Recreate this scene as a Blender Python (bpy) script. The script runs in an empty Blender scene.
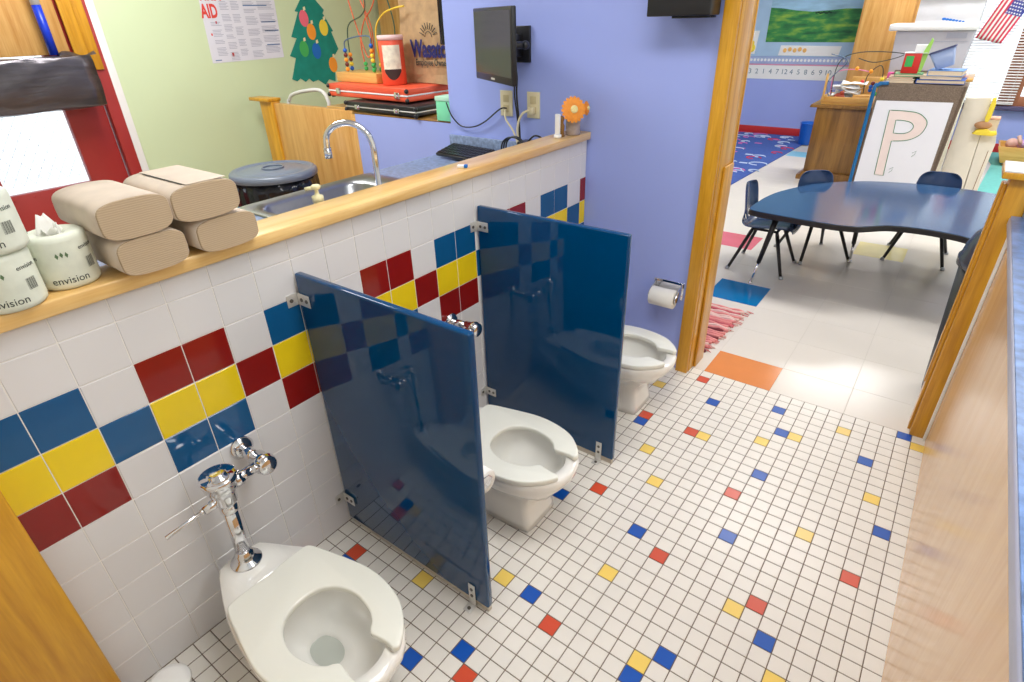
import bpy, bmesh, math, random
from mathutils import Matrix, Vector
random.seed(7)
SC = bpy.context.scene
COL = SC.collection
PI = math.pi
def S(r, g, b):
    f = lambda c: (c/255/12.92) if c/255 <= .04045 else ((c/255+.055)/1.055)**2.4
    return (f(r), f(g), f(b), 1)

# ------------------------------------------------------------------ camera
cam = bpy.data.cameras.new('camera'); camo = bpy.data.objects.new('camera', cam); COL.objects.link(camo)
CR = ((0.8022465087, 0.5964049290, -0.0264896191), (0.2758871736, -0.4097249235, -0.8694893643), (-0.5294211997, 0.6902366607, -0.4932408596))   # rows: right, down, forward
CC = (1.3427256, -1.3176254, 1.5167288)
CF = 571.1643                                   # focal length in pixels of the 1024 wide frame
camo.matrix_world = Matrix(((CR[0][0], -CR[1][0], -CR[2][0], CC[0]), (CR[0][1], -CR[1][1], -CR[2][1], CC[1]), (CR[0][2], -CR[1][2], -CR[2][2], CC[2]), (0, 0, 0, 1)))
cam.sensor_fit = 'HORIZONTAL'; cam.sensor_width = 36; cam.lens = CF/1024*36; cam.clip_start = .02; cam.clip_end = 200
SC.camera = camo
# ------------------------------------------------------------------ world, lights, exposure
W = bpy.data.worlds.new('world'); SC.world = W; W.use_nodes = True
W.node_tree.nodes['Background'].inputs[0].default_value = (.86, .93, 1, 1)
W.node_tree.nodes['Background'].inputs[1].default_value = 1.7
SC.view_settings.view_transform = 'Standard'; SC.view_settings.look = 'None'
SC.view_settings.gamma = 1; SC.view_settings.use_curve_mapping = False
SC.view_settings.exposure = 0.06
def area(name, loc, sx, sy, power, col=(.985, .99, 1)):
    l = bpy.data.lights.new(name, 'AREA'); l.shape = 'RECTANGLE'; l.size = sx; l.size_y = sy; l.energy = power; l.color = col
    o = bpy.data.objects.new(name, l); COL.objects.link(o); o.location = loc
    return o
LIGHTS = [(.75, -.35, 16.5), (.9, 2.9, 29), (.9, 5.9, 36), (-1.75, .1, 36), (-1.6, 4.6, 24), (2.6, 2.9, 20), (2.6, 5.6, 24), (2.6, -.3, 11)]
for x, y, p in LIGHTS:
    area('ceiling_lamp_light', (x, y, 2.60), 1.1, .55, p)

# ------------------------------------------------------------------ materials
def nt(name):
    m = bpy.data.materials.new(name); m.use_nodes = True
    return m, m.node_tree.nodes, m.node_tree.links, m.node_tree.nodes['Principled BSDF']
def mat(name, c, rough=.5, metal=0, var=.04, scale=8, bump=0, bscale=60, coat=0, ior=1.5, trans=0, stretch=None, alpha=1, emit=0):
    m, N, L, P = nt(name)
    P.inputs['Roughness'].default_value = rough; P.inputs['Metallic'].default_value = metal
    P.inputs['Coat Weight'].default_value = coat; P.inputs['Coat Roughness'].default_value = .05
    P.inputs['IOR'].default_value = ior; P.inputs['Transmission Weight'].default_value = trans
    P.inputs['Alpha'].default_value = alpha
    tc = N.new('ShaderNodeTexCoord'); mp = N.new('ShaderNodeMapping'); L.new(tc.outputs['Object'], mp.inputs[0])
    if stretch: mp.inputs['Scale'].default_value = stretch
    n = N.new('ShaderNodeTexNoise'); n.inputs['Scale'].default_value = scale; n.inputs['Detail'].default_value = 4
    L.new(mp.outputs[0], n.inputs['Vector'])
    r = N.new('ShaderNodeValToRGB')
    a = [max(0, v*(1-var)) for v in c[:3]]; b = [min(1, v*(1+var)) for v in c[:3]]
    r.color_ramp.elements[0].position = .3; r.color_ramp.elements[1].position = .7
    r.color_ramp.elements[0].color = (*a, 1); r.color_ramp.elements[1].color = (*b, 1)
    L.new(n.outputs['Fac'], r.inputs[0]); L.new(r.outputs[0], P.inputs['Base Color'])
    if bump:
        n2 = N.new('ShaderNodeTexNoise'); n2.inputs['Scale'].default_value = bscale; n2.inputs['Detail'].default_value = 3
        L.new(mp.outputs[0], n2.inputs['Vector'])
        bp = N.new('ShaderNodeBump'); bp.inputs['Strength'].default_value = bump; bp.inputs['Distance'].default_value = .002
        L.new(n2.outputs['Fac'], bp.inputs['Height']); L.new(bp.outputs[0], P.inputs['Normal'])
    if emit:
        P.inputs['Emission Color'].default_value = c; P.inputs['Emission Strength'].default_value = emit
    return m
def wood(name, c1, c2, axis='z', rough=.3, scale=1.0, coat=.3):
    m, N, L, P = nt(name)
    P.inputs['Roughness'].default_value = rough; P.inputs['Coat Weight'].default_value = coat; P.inputs['Coat Roughness'].default_value = .12
    tc = N.new('ShaderNodeTexCoord'); mp = N.new('ShaderNodeMapping'); L.new(tc.outputs['Object'], mp.inputs[0])
    st = {'x': (2, 30, 30), 'y': (30, 2, 30), 'z': (30, 30, 2)}[axis]
    mp.inputs['Scale'].default_value = [s*scale for s in st]
    n = N.new('ShaderNodeTexNoise'); n.inputs['Scale'].default_value = 1; n.inputs['Detail'].default_value = 5; n.inputs['Distortion'].default_value = .4
    L.new(mp.outputs[0], n.inputs['Vector'])
    n2 = N.new('ShaderNodeTexNoise'); n2.inputs['Scale'].default_value = 7; n2.inputs['Detail'].default_value = 2
    L.new(mp.outputs[0], n2.inputs['Vector'])
    mx = N.new('ShaderNodeMath'); mx.operation = 'MULTIPLY_ADD'; mx.inputs[1].default_value = .35
    L.new(n2.outputs['Fac'], mx.inputs[0]); L.new(n.outputs['Fac'], mx.inputs[2])
    r = N.new('ShaderNodeValToRGB'); r.color_ramp.elements[0].position = .45; r.color_ramp.elements[1].position = .9
    r.color_ramp.elements[0].color = c1; r.color_ramp.elements[1].color = c2
    L.new(mx.outputs[0], r.inputs[0]); L.new(r.outputs[0], P.inputs['Base Color'])
    return m
M = {}
M['wtile'] = mat('white_wall_tile', S(228, 226, 227), .16, var=.015, scale=3, bump=.05, bscale=9)
M['wred'] = mat('red_wall_tile', S(140, 22, 16), .08, var=.08)
M['wyel'] = mat('yellow_wall_tile', S(244, 212, 24), .08, var=.03)
M['wblu'] = mat('blue_wall_tile', S(18, 88, 140), .08, var=.06)
M['wgrout'] = mat('light_wall_grout', S(236, 232, 226), .8)
M['ftile'] = mat('white_floor_tile', S(230, 226, 218), .3, var=.02, scale=12)
M['fred'] = mat('red_floor_tile', S(208, 78, 48), .3)
M['fyel'] = mat('yellow_floor_tile', S(240, 208, 104), .3)
M['fblu'] = mat('blue_floor_tile', S(12, 82, 178), .3)
M['fgrout'] = mat('brown_floor_grout', S(112, 98, 86), .9, var=.1, scale=40)
M['purple'] = mat('periwinkle_wall_paint', S(160, 175, 240), .55, var=.02, scale=2, bump=.15, bscale=90)
M['green'] = mat('pale_green_wall_paint', S(208, 223, 182), .6, var=.015, scale=2)
M['white'] = mat('white_paint', S(236, 236, 234), .5, var=.01)
M['offwall'] = mat('neutral_wall_paint', S(226, 224, 214), .6)
M['redpaint'] = mat('red_metal_paint', S(166, 52, 50), .35, var=.05)
M['oak'] = wood('golden_oak', S(190, 130, 18), S(226, 168, 44), 'z', rough=.35)
M['oaky'] = wood('golden_oak_lengthwise', S(222, 170, 92), S(244, 208, 142), 'y', rough=.3)
M['oakx'] = wood('golden_oak_crosswise', S(206, 150, 66), S(232, 186, 108), 'x', rough=.35)
M['plyz'] = wood('oak_plywood', S(196, 140, 68), S(224, 178, 108), 'z', rough=.4, scale=.8)
M['darkoak'] = wood('brown_oak', S(110, 74, 24), S(162, 116, 48), 'z', rough=.4, scale=.6)
M['maple'] = wood('maple_laminate', S(206, 158, 104), S(224, 182, 130), 'z', rough=.24, scale=.5, coat=.2)
M['toilet'] = mat('white_vitreous_china', S(240, 238, 232), .06, var=.005, coat=.5)
M['seat'] = mat('cream_toilet_seat_plastic', S(238, 238, 228), .22, var=.01)
M['chrome'] = mat('chrome', (.78, .78, .8, 1), .07, 1, var=.02)
M['steel'] = mat('brushed_steel', (.40, .41, .43, 1), .3, 1, var=.05, scale=30)
M['alum'] = mat('bracket_aluminium', (.72, .71, .68, 1), .42, .6, var=.05)
M['divider'] = mat('glossy_blue_divider_panel', S(0, 63, 108), .045, var=.03, ior=1.46, coat=0)
M['dark'] = mat('worn_screw_metal', S(104, 100, 94), .5, .6)
M['water'] = mat('still_water', S(186, 190, 182), .02, var=.02, coat=.5)
M['counter'] = mat('blue_speckled_laminate', S(108, 136, 184), .3, var=.35, scale=34)
M['counterg'] = mat('grey_blue_speckled_laminate', S(128, 146, 178), .3, var=.3, scale=60)
M['counteredge'] = mat('grey_laminate_edge', S(168, 168, 184), .35, var=.05)
M['black'] = mat('black_plastic', S(30, 30, 33), .35, var=.1)
M['blackgl'] = mat('glossy_black_plastic', S(22, 22, 28), .12)
M['screen'] = mat('monitor_screen_glass', S(46, 48, 56), .12)
M['outlet'] = mat('ivory_plastic', S(228, 216, 178), .4)
M['kraft'] = mat('kraft_paper', S(216, 200, 182), .85, var=.06, scale=18)
M['tissue'] = mat('white_tissue_paper', S(240, 238, 232), .9, var=.01)
M['navy'] = mat('navy_chair_plastic', S(44, 64, 98), .22, var=.04)
M['vct'] = mat('cream_vinyl_tile', S(222, 215, 206), .22, ior=1.38, var=.02, scale=3)
M['tabletop'] = mat('blue_table_laminate', S(46, 78, 116), .12, var=.05, scale=3)
M['blackrub'] = mat('black_rubber', S(28, 26, 26), .5)
M['grey'] = mat('dark_grey_plastic', S(46, 48, 52), .4)
M['lidgrey'] = mat('slate_grey_plastic', S(112, 122, 138), .3)
M['bag'] = mat('black_bin_bag_film', S(20, 22, 30), .18, bump=.9, bscale=14)
M['red'] = mat('coral_red_plastic', S(236, 92, 62), .35)
M['redb'] = mat('bright_red', S(214, 44, 36), .4)
M['mint'] = mat('mint_green_card', S(130, 224, 178), .5)
M['paper'] = mat('white_paper', S(240, 240, 240), .8, var=.01)
M['ink'] = mat('dark_ink', S(60, 66, 60), .7)
M['inkgrey'] = mat('grey_print', S(178, 180, 196), .8)
M['inkblue'] = mat('blue_print', S(92, 122, 170), .8)
M['inkred'] = mat('red_print', S(222, 70, 60), .8)
M['tree'] = mat('teal_green_card', S(18, 138, 122), .8, var=.12, scale=14)
M['pink'] = mat('pink_card', S(240, 110, 130), .8)
M['orange'] = mat('orange_card', S(252, 160, 50), .8)
M['yellow'] = mat('yellow_card', S(246, 220, 70), .8)
M['leaf'] = mat('green_card', S(70, 178, 92), .8)
M['blue'] = mat('bright_blue_plastic', S(20, 96, 200), .4)
M['cardblue'] = mat('blue_card', S(24, 110, 200), .8)
M['tube'] = mat('teal_blue_tube', S(14, 100, 156), .3)
M['carpetbrown'] = mat('brown_speckled_carpet', S(120, 104, 90), .95, var=.45, scale=220)
M['ivory'] = mat('ivory_laminate', S(238, 230, 212), .4)
M['petal'] = mat('orange_petal', S(252, 156, 52), .6, var=.12, scale=60)
M['petalc'] = mat('yellow_flower_centre', S(252, 228, 160), .7, var=.15, scale=200)
M['glass'] = mat('clear_glass', (.95, .97, .97, 1), .02, trans=1, ior=1.45)
M['redbase'] = mat('red_baseboard', S(196, 40, 44), .5)
M['foil'] = mat('grey_metallic_film', S(100, 96, 100), .28, .75, var=.25, scale=5, bump=.8, bscale=10, stretch=(1, .5, 6))
M['brownpaint'] = mat('brown_window_frame', S(166, 106, 76), .5)
M['snow'] = mat('snow', S(250, 250, 252), .9)
M['cream'] = mat('cream_plastic', S(234, 226, 180), .4)
M['skin'] = mat('doll_vinyl', S(232, 184, 170), .5)
M['lilac'] = mat('lilac_cloth', S(214, 176, 216), .9)
M['beige'] = mat('beige_card', S(226, 206, 178), .8)
M['greyblue'] = mat('translucent_blue_plastic', S(150, 168, 206), .3)

# ------------------------------------------------------------------ mesh helpers
class B:
    """collects shapes, becomes ONE mesh"""
    def __init__(s): s.bm = bmesh.new()
    def _add(s, verts, faces, mi=0, smooth=False):
        vs = [s.bm.verts.new(v) for v in verts]; out = []
        for f in faces:
            try:
                nf = s.bm.faces.new([vs[i] for i in f]); nf.material_index = mi; nf.smooth = smooth; out.append(nf)
            except ValueError: pass
        return vs, out
    def box(s, x0, x1, y0, y1, z0, z1, bev=0, mi=0, mx=None, seg=2):
        t = bmesh.new()
        bmesh.ops.create_cube(t, size=1)
        for v in t.verts: v.co = Vector(((x0+x1)/2+v.co.x*(x1-x0), (y0+y1)/2+v.co.y*(y1-y0), (z0+z1)/2+v.co.z*(z1-z0)))
        if bev: bmesh.ops.bevel(t, geom=t.edges[:], offset=bev, segments=seg, profile=.5, affect='EDGES')
        if mx is not None: t.transform(mx)
        s._merge(t, mi, bool(bev)); return s
    def _merge(s, t, mi=0, smooth=False):
        t.verts.index_update()
        s._add([v.co.copy() for v in t.verts], [[v.index for v in f.verts] for f in t.faces], mi, smooth); t.free()
    def rings(s, rings, cap0=True, cap1=True, mi=0, smooth=True, closed=True):
        vs = []; n = len(rings[0])
        for r in rings: vs.append([s.bm.verts.new(v) for v in r])
        for a, b in zip(vs, vs[1:]):
            for i in range(n if closed else n-1):
                j = (i+1) % n
                try: f = s.bm.faces.new((a[i], a[j], b[j], b[i])); f.smooth = smooth; f.material_index = mi
                except ValueError: pass
        if cap0: f = s.bm.faces.new(vs[0][::-1]); f.material_index = mi
        if cap1: f = s.bm.faces.new(vs[-1]); f.material_index = mi
        return s
    def lathe(s, prof, c=(0, 0, 0), n=28, mi=0, mx=None, cap0=True, cap1=True, smooth=True):
        R = []
        for r, z in prof:
            ring = [Vector((r*math.cos(2*PI*i/n), r*math.sin(2*PI*i/n), z)) for i in range(n)]
            if mx is not None: ring = [mx @ v for v in ring]
            R.append([v+Vector(c) for v in ring])
        return s.rings(R, cap0, cap1, mi, smooth)
    def cyl(s, p, q, r, r2=None, n=16, mi=0, bev=0):
        p, q = Vector(p), Vector(q); d = q-p; L = d.length
        mx = d.to_track_quat('Z', 'Y').to_matrix().to_4x4()
        r2 = r if r2 is None else r2
        pr = [(r, 0), (r2, L)] if not bev else [(r-bev, 0), (r, bev), (r2, L-bev), (r2-bev, L)]
        return s.lathe(pr, p, n, mi, mx)
    def tube(s, pts, r, n=8, mi=0, closed=False):
        pts = [Vector(p) for p in pts]; R = []; up = Vector((0, 0, 1))
        ref = None
        for i, p in enumerate(pts):
            if closed: t = (pts[(i+1) % len(pts)]-pts[i-1])
            else: t = (pts[min(i+1, len(pts)-1)]-pts[max(i-1, 0)])
            t.normalize()
            if ref is None:
                ref = t.cross(up)
                if ref.length < .1: ref = t.cross(Vector((1, 0, 0)))
            a = (ref-t*ref.dot(t)).normalized(); b = t.cross(a); ref = a
            rr = r[i] if isinstance(r, (list, tuple)) else r
            R.append([p+a*rr*math.cos(2*PI*k/n)+b*rr*math.sin(2*PI*k/n) for k in range(n)])
        if closed: R.append(R[0]); return s.rings(R, False, False, mi)
        return s.rings(R, True, True, mi)
    def prism(s, poly, d0, d1, axis='z', mi=0, bev=0, smooth=False):
        t = bmesh.new()
        def P(a, b, d): return {'z': (a, b, d), 'x': (d, a, b), 'y': (a, d, b)}[axis]
        lo = [t.verts.new(P(a, b, d0)) for a, b in poly]; hi = [t.verts.new(P(a, b, d1)) for a, b in poly]; n = len(poly)
        t.faces.new(lo[::-1]); t.faces.new(hi)
        for i in range(n): t.faces.new((lo[i], lo[(i+1) % n], hi[(i+1) % n], hi[i]))
        bmesh.ops.recalc_face_normals(t, faces=t.faces[:])
        if bev:
            caps = [f for f in t.faces if len(f.verts) == n]
            ed = {e for f in caps for e in f.edges}
            bmesh.ops.bevel(t, geom=list(ed), offset=bev, segments=3, profile=.5, affect='EDGES')
        s._merge(t, mi, smooth or bool(bev)); return s
    def sphere(s, c, r, mi=0, sc=(1, 1, 1), n=12):
        pr = [(max(1e-4, r*math.sin(PI*i/n)), -r*math.cos(PI*i/n)) for i in range(n+1)]
        return s.lathe(pr, c, n*2, mi, Matrix.Diagonal((*sc, 1)))
def smooth_pts(pts, n=6, closed=False):
    pts = [Vector(p) for p in pts]; out = []; m = len(pts)
    rng = range(m) if closed else range(m-1)
    for i in rng:
        g = (lambda k: pts[k % m]) if closed else (lambda k: pts[min(max(k, 0), m-1)])
        p0, p1, p2, p3 = g(i-1), g(i), g(i+1), g(i+2)
        for k in range(n):
            t = k/n
            out.append(.5*((2*p1)+(p2-p0)*t+(2*p0-5*p1+4*p2-p3)*t*t+(3*p1-p0-3*p2+p3)*t**3))
    if not closed: out.append(pts[-1])
    return out
def obj(name, b, m, parent=None, local=False, mods=None, fix=True):
    bm = b.bm if isinstance(b, B) else b
    if parent is not None and not local:
        bm.transform(Matrix(parent_world(parent)).inverted())
    if fix: bmesh.ops.recalc_face_normals(bm, faces=bm.faces[:])
    me = bpy.data.meshes.new(name); bm.to_mesh(me); bm.free()
    for x in (m if isinstance(m, (list, tuple)) else [m]): me.materials.append(x)
    o = bpy.data.objects.new(name, me); COL.objects.link(o)
    if parent is not None: o.parent = parent
    return o
def parent_world(p):
    mx = Matrix.Identity(4)
    while p is not None:
        mx = Matrix.LocRotScale(p.location, p.rotation_euler, p.scale) @ mx; p = p.parent
    return mx
def thing(name, label, cat, loc=(0, 0, 0), rz=0, group=None, kind=None):
    o = bpy.data.objects.new(name, None); COL.objects.link(o); o.empty_display_size = .05
    o.location = loc; o.rotation_euler = (0, 0, rz)
    if label: o['label'] = label
    if cat: o['category'] = cat
    if group: o['group'] = group
    if kind: o['kind'] = kind
    return o
def tag(o, label, cat, group=None, kind=None):
    o['label'] = label; o['category'] = cat
    if group: o['group'] = group
    if kind: o['kind'] = kind
    return o
def struct(name, b, m, label=None, cat=None):
    o = obj(name, b, m); o['kind'] = 'structure'
    if label: o['label'] = label
    if cat: o['category'] = cat
    return o
def dup(root, loc, rz=0, label=None, group=None):
    r = root.copy(); COL.objects.link(r); r.location = loc; r.rotation_euler = (0, 0, rz)
    if label: r['label'] = label
    if group: r['group'] = group
    for ch in list(root.children):
        c = ch.copy(); COL.objects.link(c); c.parent = r
        for g in ch.children:
            d = g.copy(); COL.objects.link(d); d.parent = c
    return r
def text_bm(s, size, depth=.0004, mx=None, bend=None, bold=0):
    cu = bpy.data.curves.new('t', 'FONT'); cu.body = s; cu.size = size; cu.align_x = 'CENTER'; cu.align_y = 'CENTER'; cu.extrude = depth/2; cu.offset = bold; cu.resolution_u = 3
    o = bpy.data.objects.new('t', cu); COL.objects.link(o)
    dg = bpy.context.evaluated_depsgraph_get(); me = bpy.data.meshes.new_from_object(o.evaluated_get(dg))
    bpy.data.objects.remove(o); bpy.data.curves.remove(cu)
    bm = bmesh.new(); bm.from_mesh(me); bpy.data.meshes.remove(me)
    if bend:
        for v in bm.verts: v.co = Vector(bend(v.co.x, v.co.y, v.co.z))
    if mx is not None: bm.transform(mx)
    return bm
# ================================================================== SETTING
P = .0508
def tile_face(b, o, u, v, w, h, gap, dep, mi, n):
    """one tile: chamfered raised face; o corner, u/v unit axes, n normal"""
    g = gap/2; c = .0012
    o = Vector(o); u = Vector(u); v = Vector(v); n = Vector(n)
    q = lambda a, e, d: o+u*a+v*e+n*d
    vs = [q(g, g, 0), q(w-g, g, 0), q(w-g, h-g, 0), q(g, h-g, 0), q(g+c, g+c, dep), q(w-g-c, g+c, dep), q(w-g-c, h-g-c, dep), q(g+c, h-g-c, dep)]
    b._add(vs, [(4, 5, 6, 7), (0, 1, 5, 4), (1, 2, 6, 5), (2, 3, 7, 6), (3, 0, 4, 7)], mi)
# bathroom floor: two inch mosaic
FT = {'b': [(-6, 0), (0, 0), (-3, -8), (-1, 17), (-5, 11), (4, 19), (5, 16), (5, 10), (13, 21), (11, 16), (9, -3), (5, -7), (13, 9), (-6, -15), (-4, -13), (5, 3), (4, -9), (-14, -13)],
      'r': [(-4, 2), (2, -1), (-3, 20), (-5, 12), (-1, 12), (8, -1), (12, 4), (-3, -14), (-1, -9), (4, 7), (-14, -12), (-16, -14)],
      'y': [(0, -4), (-5, -8), (0, 12), (-3, 8), (-1, 5), (4, 14), (6, 16), (9, 19), (7, -2), (4, -8), (12, 12), (9, 6), (-9, -11), (-6, 17), (14, 20), (-13, -13), (10, -5)]}
ft = {(i+16, j): k+1 for k, c in enumerate('ryb') for i, j in FT[c]}
b = B()
b._add([(-.01, -1.89, -.0012), (31*P+.01, -1.89, -.0012), (31*P+.01, 21.5*P, -.0012), (-.01, 21.5*P, -.0012), (-.01, -1.89, -.05), (31*P+.01, -1.89, -.05), (31*P+.01, 21.5*P, -.05), (-.01, 21.5*P, -.05)], [(0, 1, 2, 3), (0, 4, 5, 1), (1, 5, 6, 2), (2, 6, 7, 3), (3, 7, 4, 0), (7, 6, 5, 4)], 4)
for i in range(31):
    for j in range(-36, 22):
        tile_face(b, (i*P, (j-.5)*P, -.0012), (1, 0, 0), (0, 1, 0), P, P, .0026, .0012, ft.get((i, j), 0), (0, 0, 1))
struct('floor', b, [M['ftile'], M['fred'], M['fyel'], M['fblu'], M['fgrout']])
# vinyl floor: one foot tiles with a few coloured ones
VC = {'orange': (0, 0, S(222, 138, 76)), 'blue': (-1, 3, S(0, 112, 174)), 'pink': (-2, 6, S(218, 106, 120)), 'yellow': (1, 7, S(240, 226, 160)), 'light_blue': (-3, 17, S(150, 214, 240))}
VMATS = [M['vct']]+[mat(k+'_vinyl_tile', v[2], .15, var=.04) for k, v in VC.items()]+[mat('vinyl_joint', S(196, 188, 176), .5)]
def vct(name, x0, x1, y0, y1):
    b = B(); T = .3048; X0, Y0 = .662, 1.3248-T
    b.box(x0, x1, y0, y1, -.05, -.0008, mi=len(VMATS)-1)
    i0 = math.floor((x0-X0)/T); i1 = math.ceil((x1-X0)/T); j0 = math.floor((y0-Y0)/T); j1 = math.ceil((y1-Y0)/T)
    look = {(v[0], v[1]): k+1 for k, v in enumerate(VC.values())}
    for i in range(i0, i1):
        for j in range(j0, j1):
            a = max(x0, X0+i*T); c = min(x1, X0+(i+1)*T); d = max(y0, Y0+j*T); e = min(y1, Y0+(j+1)*T)
            if c-a > .003 and e-d > .003: tile_face(b, (a, d, -.0008), (1, 0, 0), (0, 1, 0), c-a, e-d, .001, .0008, look.get((i, j), 0), (0, 0, 1))
    return struct(name, b, VMATS)
vct('floor_classroom', -3.0, 4.2, 21.5*P, 7.6)
vct('floor_sink_room', -3.0, -.10, -1.9, 21.5*P)
# tiled half wall
Y0, CW, CH = -.963, .1083, .10775
b = B()
b.box(-.09, -.0016, -1.9, 1.035, -.01, 1.03, mi=4)
def wcol(k, r):
    m = k % 6
    if r == 7: return {0: 1, 1: 1, 3: 3, 4: 3}.get(m, 0)
    if r == 6: return {0: 2, 1: 2, 2: 1, 3: 2, 4: 2, 5: 3}[m]
    if r == 5: return {0: 3, 1: 3, 3: 1, 4: 1}.get(m, 0)
    return 0
for k in range(-7, 19):
    for r in range(10):
        y0 = Y0+k*CW; y1 = min(y0+CW, 1.035); z0 = r*CH; z1 = min(z0+CH, 1.03)
        if y1-y0 > .01: tile_face(b, (-.0016, y0, z0), (0, 1, 0), (0, 0, 1), y1-y0, z1-z0, .0022, .0016, wcol(k, r), (1, 0, 0))
struct('wall_tiled', b, [M['wtile'], M['wred'], M['wyel'], M['wblu'], M['wgrout']])
struct('trim_1', B().box(-.10, .020, -1.89, 1.034, 1.0305, 1.063, bev=.004), M['oaky'])
struct('trim_2', B().box(.001, .055, -1.69, -1.264, 0, 1.02, bev=.004), M['oak'])
# periwinkle wall behind the third toilet, with cased doorway
struct('wall_back', B().box(-.828, .585, 1.04, 1.20, 0, 2.7), M['purple'])
b = B(); b.box(.545, .602, 1.018, 1.0385, 0, 2.15, bev=.003)
b.box(.5865, .604, 1.041, 1.205, 0, 2.15, bev=.002); b.box(.545, .606, 1.2065, 1.222, 0, 2.15, bev=.002)
struct('trim_3', b, M['oak'])
b = B(); b.box(.6045, .615, 1.10, 1.205, 0, .96, bev=.002)
struct('trim_4', b, M['oak'])
struct('wall_lintel', B().box(.585, 1.9, 1.04, 1.20, 2.17, 2.7), M['purple'])
# right half wall, its end post and cap
b = B(); b.box(1.512, 1.576, 1.088, 1.205, 0, 1.03, bev=.003); b.box(1.502, 1.5115, 1.13, 1.20, 0, 1.0, bev=.001); b.box(1.497, 1.5015, 1.15, 1.19, .22, 1.0, bev=.001)
struct('trim_5', b, M['oak'])
struct('trim_6', B().box(1.486, 4.2, 1.062, 1.235, 1.031, 1.052, bev=.003), M['oak'])
struct('trim_14', B().box(1.489, 4.2, 1.064, 1.232, 1.0522, 1.056), M['white'])
struct('wall_half_right', B().box(1.577, 4.2, 1.095, 1.205, 0, 1.03), M['white'])
struct('trim_7', B().box(1.559, 1.5685, 1.072, 1.0865, 0, .88, bev=.001), M['white'])
# low wall between sink room and classroom, left
b = B(); b.box(-1.676, -.829, 1.10, 1.20, 0, 1.0255); struct('wall_low_back', b, M['purple'])
struct('trim_8', B().box(-1.70, -.829, 1.098, 1.215, 1.026, 1.034, bev=.002), M['darkoak'])
b = B(); b.box(-2.531, -1.702, 1.10, 1.15, 0, 1.04, bev=.002); b.box(-1.7015, -1.678, 1.102, 1.15, 0, 1.025, bev=.001)
struct('trim_9', b, M['plyz'])
b = B(); b.box(-2.675, -2.532, 1.085, 1.155, 0, 1.05, bev=.003); b.box(-2.77, -2.53, 1.065, 1.165, 1.0505, 1.072, bev=.004)
struct('trim_10', b, M['oak'])
# green outside wall with the exit door
xw = -2.88
b = B(); b.box(xw-.15, xw, .314, 2.44, 0, 2.7); b.box(xw-.15, xw, -1.9, -.86, 0, 2.7); b.box(xw-.15, xw, -.86, .314, 2.12, 2.7)
struct('wall_left', b, M['green'])
struct('wall_left_classroom', B().box(xw-.15, xw, 2.4405, 7.6, 0, 2.7), M['green'])
b = B()
for y0, y1, z0, z1 in ((.268, .314, 0, 2.12), (-.86, -.814, 0, 2.12), (-.814, .268, 2.08, 2.12)): b.box(xw-.02, xw+.012, y0, y1, z0, z1, bev=.002)
struct('trim_11', b, M['white'])
D = thing('door_1', None, None, (xw, -.28, 0), kind='structure')
b = B()
for y0, y1, z0, z1 in ((.199, .267, 0, 2.08), (-.813, -.745, 0, 2.08), (-.745, .199, 2.02, 2.08)): b.box(xw-.08, xw+.02, y0, y1, z0, z1, bev=.002)
obj('door_frame', b, M['redpaint'], D)
b = B()
for y0, y1, z0, z1 in ((-.019, .190, .01, 2.01), (-.742, -.452, .01, 2.01), (-.452, -.019, .01, .70), (-.452, -.019, 1.78, 2.01)): b.box(xw-.06, xw-.015, y0, y1, z0, z1, bev=.002)
for k in range(5): b.cyl((xw-.0155, -.03-.1*k, .675), (xw-.0125, -.03-.1*k, .675), .006)
for k in range(4): b.cyl((xw-.0155, .178, .8+.1*k), (xw-.0125, .178, .8+.1*k), .005)
obj('door_leaf', b, M['redpaint'], D)
gp = obj('pane', B().box(xw-.042, xw-.036, -.452, -.019, .70, 1.78), M['glass'], D)
# things on the door: plywood cover, oak strip, film-wrapped shelf box, pole
b = B(); b.box(xw-.0145, xw-.0005, -.74, .112, 1.40, 2.0, bev=.002)
t = tag(obj('plywood_panel', b, M['plyz']), 'oak plywood sheet covering the upper glass of the red exit door', 'board')
b = B(); b.box(xw+.0205, xw+.036, .119, .19, 1.31, 2.05, bev=.003); b.box(xw+.0205, xw+.030, .1905, .247, 1.31, 2.05, bev=.003)
for z in (1.67, 1.97): b.cyl((xw+.036, .135, z), (xw+.0375, .135, z), .008)
tag(obj('oak_strip', b, M['oak']), 'golden oak upright strip overlapping the red door frame, top left', 'trim board')
b = B()
prof = smooth_pts([(.0, 1.39, 0), (.10, 1.395, 0), (.125, 1.385, 0), (.135, 1.33, 0), (.138, 1.24, 0), (.128, 1.16, 0), (.10, 1.128, 0), (0, 1.12, 0)], 4)
b.rings([[Vector((xw+.038+p.x+.004*math.sin(3*y*9+k), y, p.y+.003*math.sin(y*23+k*.7))) for k, p in enumerate(prof)] for y in [-.72+.87*i/14 for i in range(15)]], True, True)
t = thing('shelf_box', 'box wrapped in crinkled dark metallic film across the red exit door', 'box', (xw+.08, -.28, 1.12))
obj('body', b, M['foil'], t)
b = B(); b.rings([[Vector((xw+.04+.10*u, .02+.17*v, 1.392+.03*max(0, 1-abs(u*3-1.2-v))*(.5+.5*math.sin(v*7)))) for u in [k/9 for k in range(10)]] for v in [k/9 for k in range(10)]], False, False, closed=False)
w_ = obj('film_flap', b, M['foil'], t, fix=False)
b = B(); b.cyl((xw+.06, .01, 1.40), (xw+.06, .01, 1.64), .022, n=20); o1 = b
t = thing('pole', 'blue pole with white top standing in the film-wrapped box', 'pole', (xw+.06, .01, 1.40))
obj('shaft', o1, mat('royal_blue_plastic', S(8, 54, 196), .35), t)
obj('grip', B().cyl((xw+.06, .01, 1.641), (xw+.06, .01, 1.95), .0225, n=20), M['paper'], t)
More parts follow.
